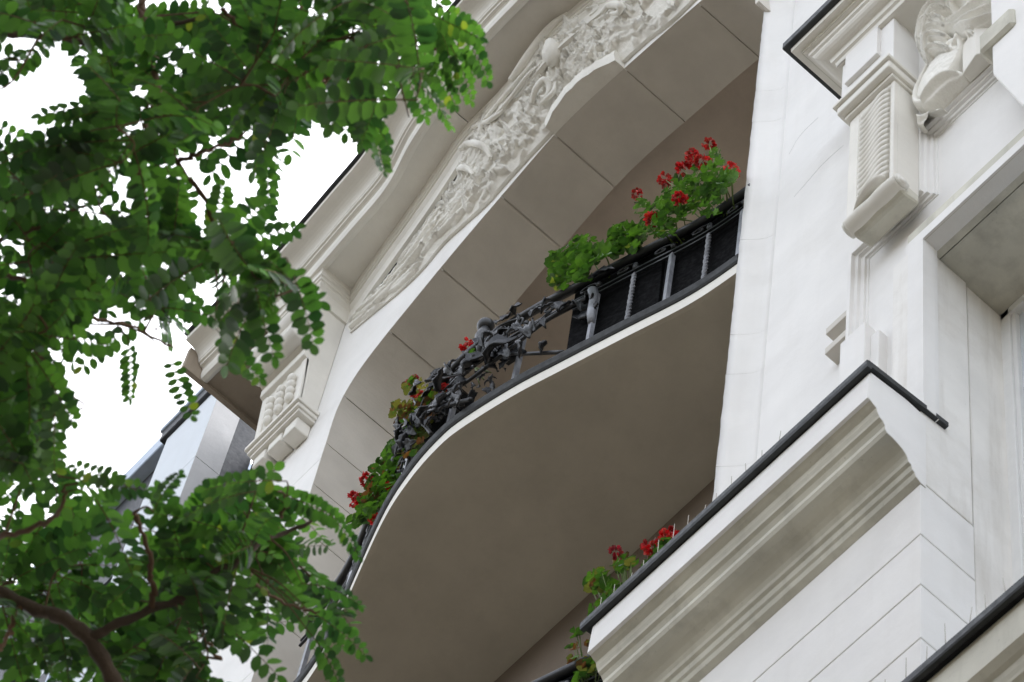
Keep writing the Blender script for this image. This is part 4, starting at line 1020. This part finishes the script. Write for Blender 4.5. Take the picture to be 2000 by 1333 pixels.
def twig_to(target, nleaf):
    global NETA
    dist = np.linalg.norm(NETA-target, axis=1); k = int(np.argmin(dist)); a = NETA[k]
    if dist[k] > 1.4: return False
    mid = a*0.5+target*0.5+np.array([rng.gauss(0, .03), rng.gauss(0, .03), 0.04+rng.gauss(0, .03)])
    P = catmull([a, mid, target], 14)
    TW.append((P, 0.0035 if dist[k] < 0.5 else 0.005))
    NETA = np.concatenate([NETA, np.array(P[4:])])
    ax = P[-1]-P[0]; ax /= np.linalg.norm(ax)+1e-6; n = 0
    for j in range(nleaf*3):
        if n >= nleaf: break
        t = 1.0 if j == 0 else rng.uniform(0.25, 1.0); p = P[min(13, int(t*13))]
        d = ax*0.5+np.array([rng.gauss(0, .8), rng.gauss(0, .8), rng.gauss(-0.15, .45)]); d /= np.linalg.norm(d)
        L = rng.uniform(0.21, 0.34)
        if ok_leaf(p, d, L): put_leaf(p, d, L); n += 1
    return True
TW = []
def fill(n, sampler, nl):
    c = 0; tries = 0
    while c < n and tries < n*40:
        tries += 1; x, y, d = sampler()
        if not in_fol(x, y): continue
        if twig_to(atD(x, y, d), nl): c += 1
fill(66, lambda: (rng.uniform(-60, 960), rng.uniform(-60, 750), rng.uniform(9.0, 10.7)), 5)
fill(17, lambda: (rng.uniform(-60, 130), rng.uniform(640, 950), rng.uniform(9.0, 10.0)), 4)
fill(31, lambda: (rng.uniform(-60, 690), rng.uniform(925, 1390), rng.uniform(9.55, 10.7)), 5)
# leaves that hang at the crown's edge in front of the building
for (x, y, dx, dy, d, L) in ((560,505,50,130,9.3,0.27),(490,520,35,190,9.2,0.27),(895,60,60,75,9.9,0.20),(820,20,110,50,9.9,0.22),(850,40,60,110,9.95,0.22),(790,60,110,70,10.0,0.24),(770,100,60,120,10.0,0.24),(720,80,120,60,10.0,0.24),(820,110,70,80,9.95,0.22),(700,140,40,130,10.0,0.24),(760,30,120,30,10.05,0.24),(860,10,70,60,10.0,0.2),(650,150,60,110,10.0,0.24),(880,90,45,85,9.9,0.19),(800,150,70,60,9.9,0.2),(740,220,-10,100,9.9,0.2),(690,180,60,80,9.9,0.22),
                             (60,690,70,110,9.2,0.26),(110,760,-15,150,9.2,0.24),(330,690,30,100,9.6,0.2),(420,640,60,90,9.6,0.22),(250,660,10,90,9.6,0.2),
                             (600,1190,120,75,9.7,0.22),(590,1140,90,10,9.7,0.2),(600,1230,70,90,9.7,0.22),(540,960,110,45,9.7,0.22),(560,940,-130,-5,9.6,0.24),(500,960,-90,15,9.5,0.22),
                             (270,960,-60,-25,9.2,0.2),(300,1000,25,-60,9.3,0.16),(130,960,110,-15,9.2,0.24),(640,1000,45,50,9.7,0.18)):
    a = atD(x, y, d); b = atD(x+dx, y+dy, d-0.05); put_leaf(a, b-a+np.array([0, 0, 0.05*L]), L)
    k = int(np.argmin(np.linalg.norm(NETA-a, axis=1)))
    if np.linalg.norm(NETA[k]-a) > 0.03: TW.append((catmull([NETA[k], NETA[k]*0.5+a*0.5+np.array([0, 0, .03]), a], 10), 0.0035))
tw_rows = []
TM = []
for P, r in TW: TM.append(tube(P, [r*(1-0.5*k/(len(P)-1)) for k in range(len(P))], 4))
link('twigs', join(TM, True), M['twig'], TREE, kind='stuff')
# nearest / most visible leaves as single parts, the rest of the crown as one
def score(q):
    x, y, w = proj(q[1]); vis = 1.0 if (-20 < x < 2020 and -20 < y < 1353) else 0.0
    return (-vis, w/q[3])
LEAVES.sort(key=score)
for vi, p, R, L in LEAVES[:290]:
    o = link('leaf', CLM[vi], None, TREE)
    mw = Matrix([[*(R[i]*L), p[i]] for i in range(3)]+[[0, 0, 0, 1]]); o.matrix_basis = mw
rest = LEAVES[290:]
Vs, Fs, MIs, n = [], [], [], 0
for vi, p, R, L in rest:
    v, f, mi = CL[vi]; Vs.append((v*L) @ R.T+p); Fs += [tuple(i+n for i in t) for t in f]; MIs += mi; n += len(v)
if rest:
    me = mesh(np.concatenate(Vs), Fs, True); me.materials.append(M['leaf']); me.materials.append(M['twig']); me.polygons.foreach_set('material_index', MIs)
    link('crown', me, None, TREE, kind='stuff')
print('leaves', len(LEAVES), 'objects', len(bpy.data.objects))
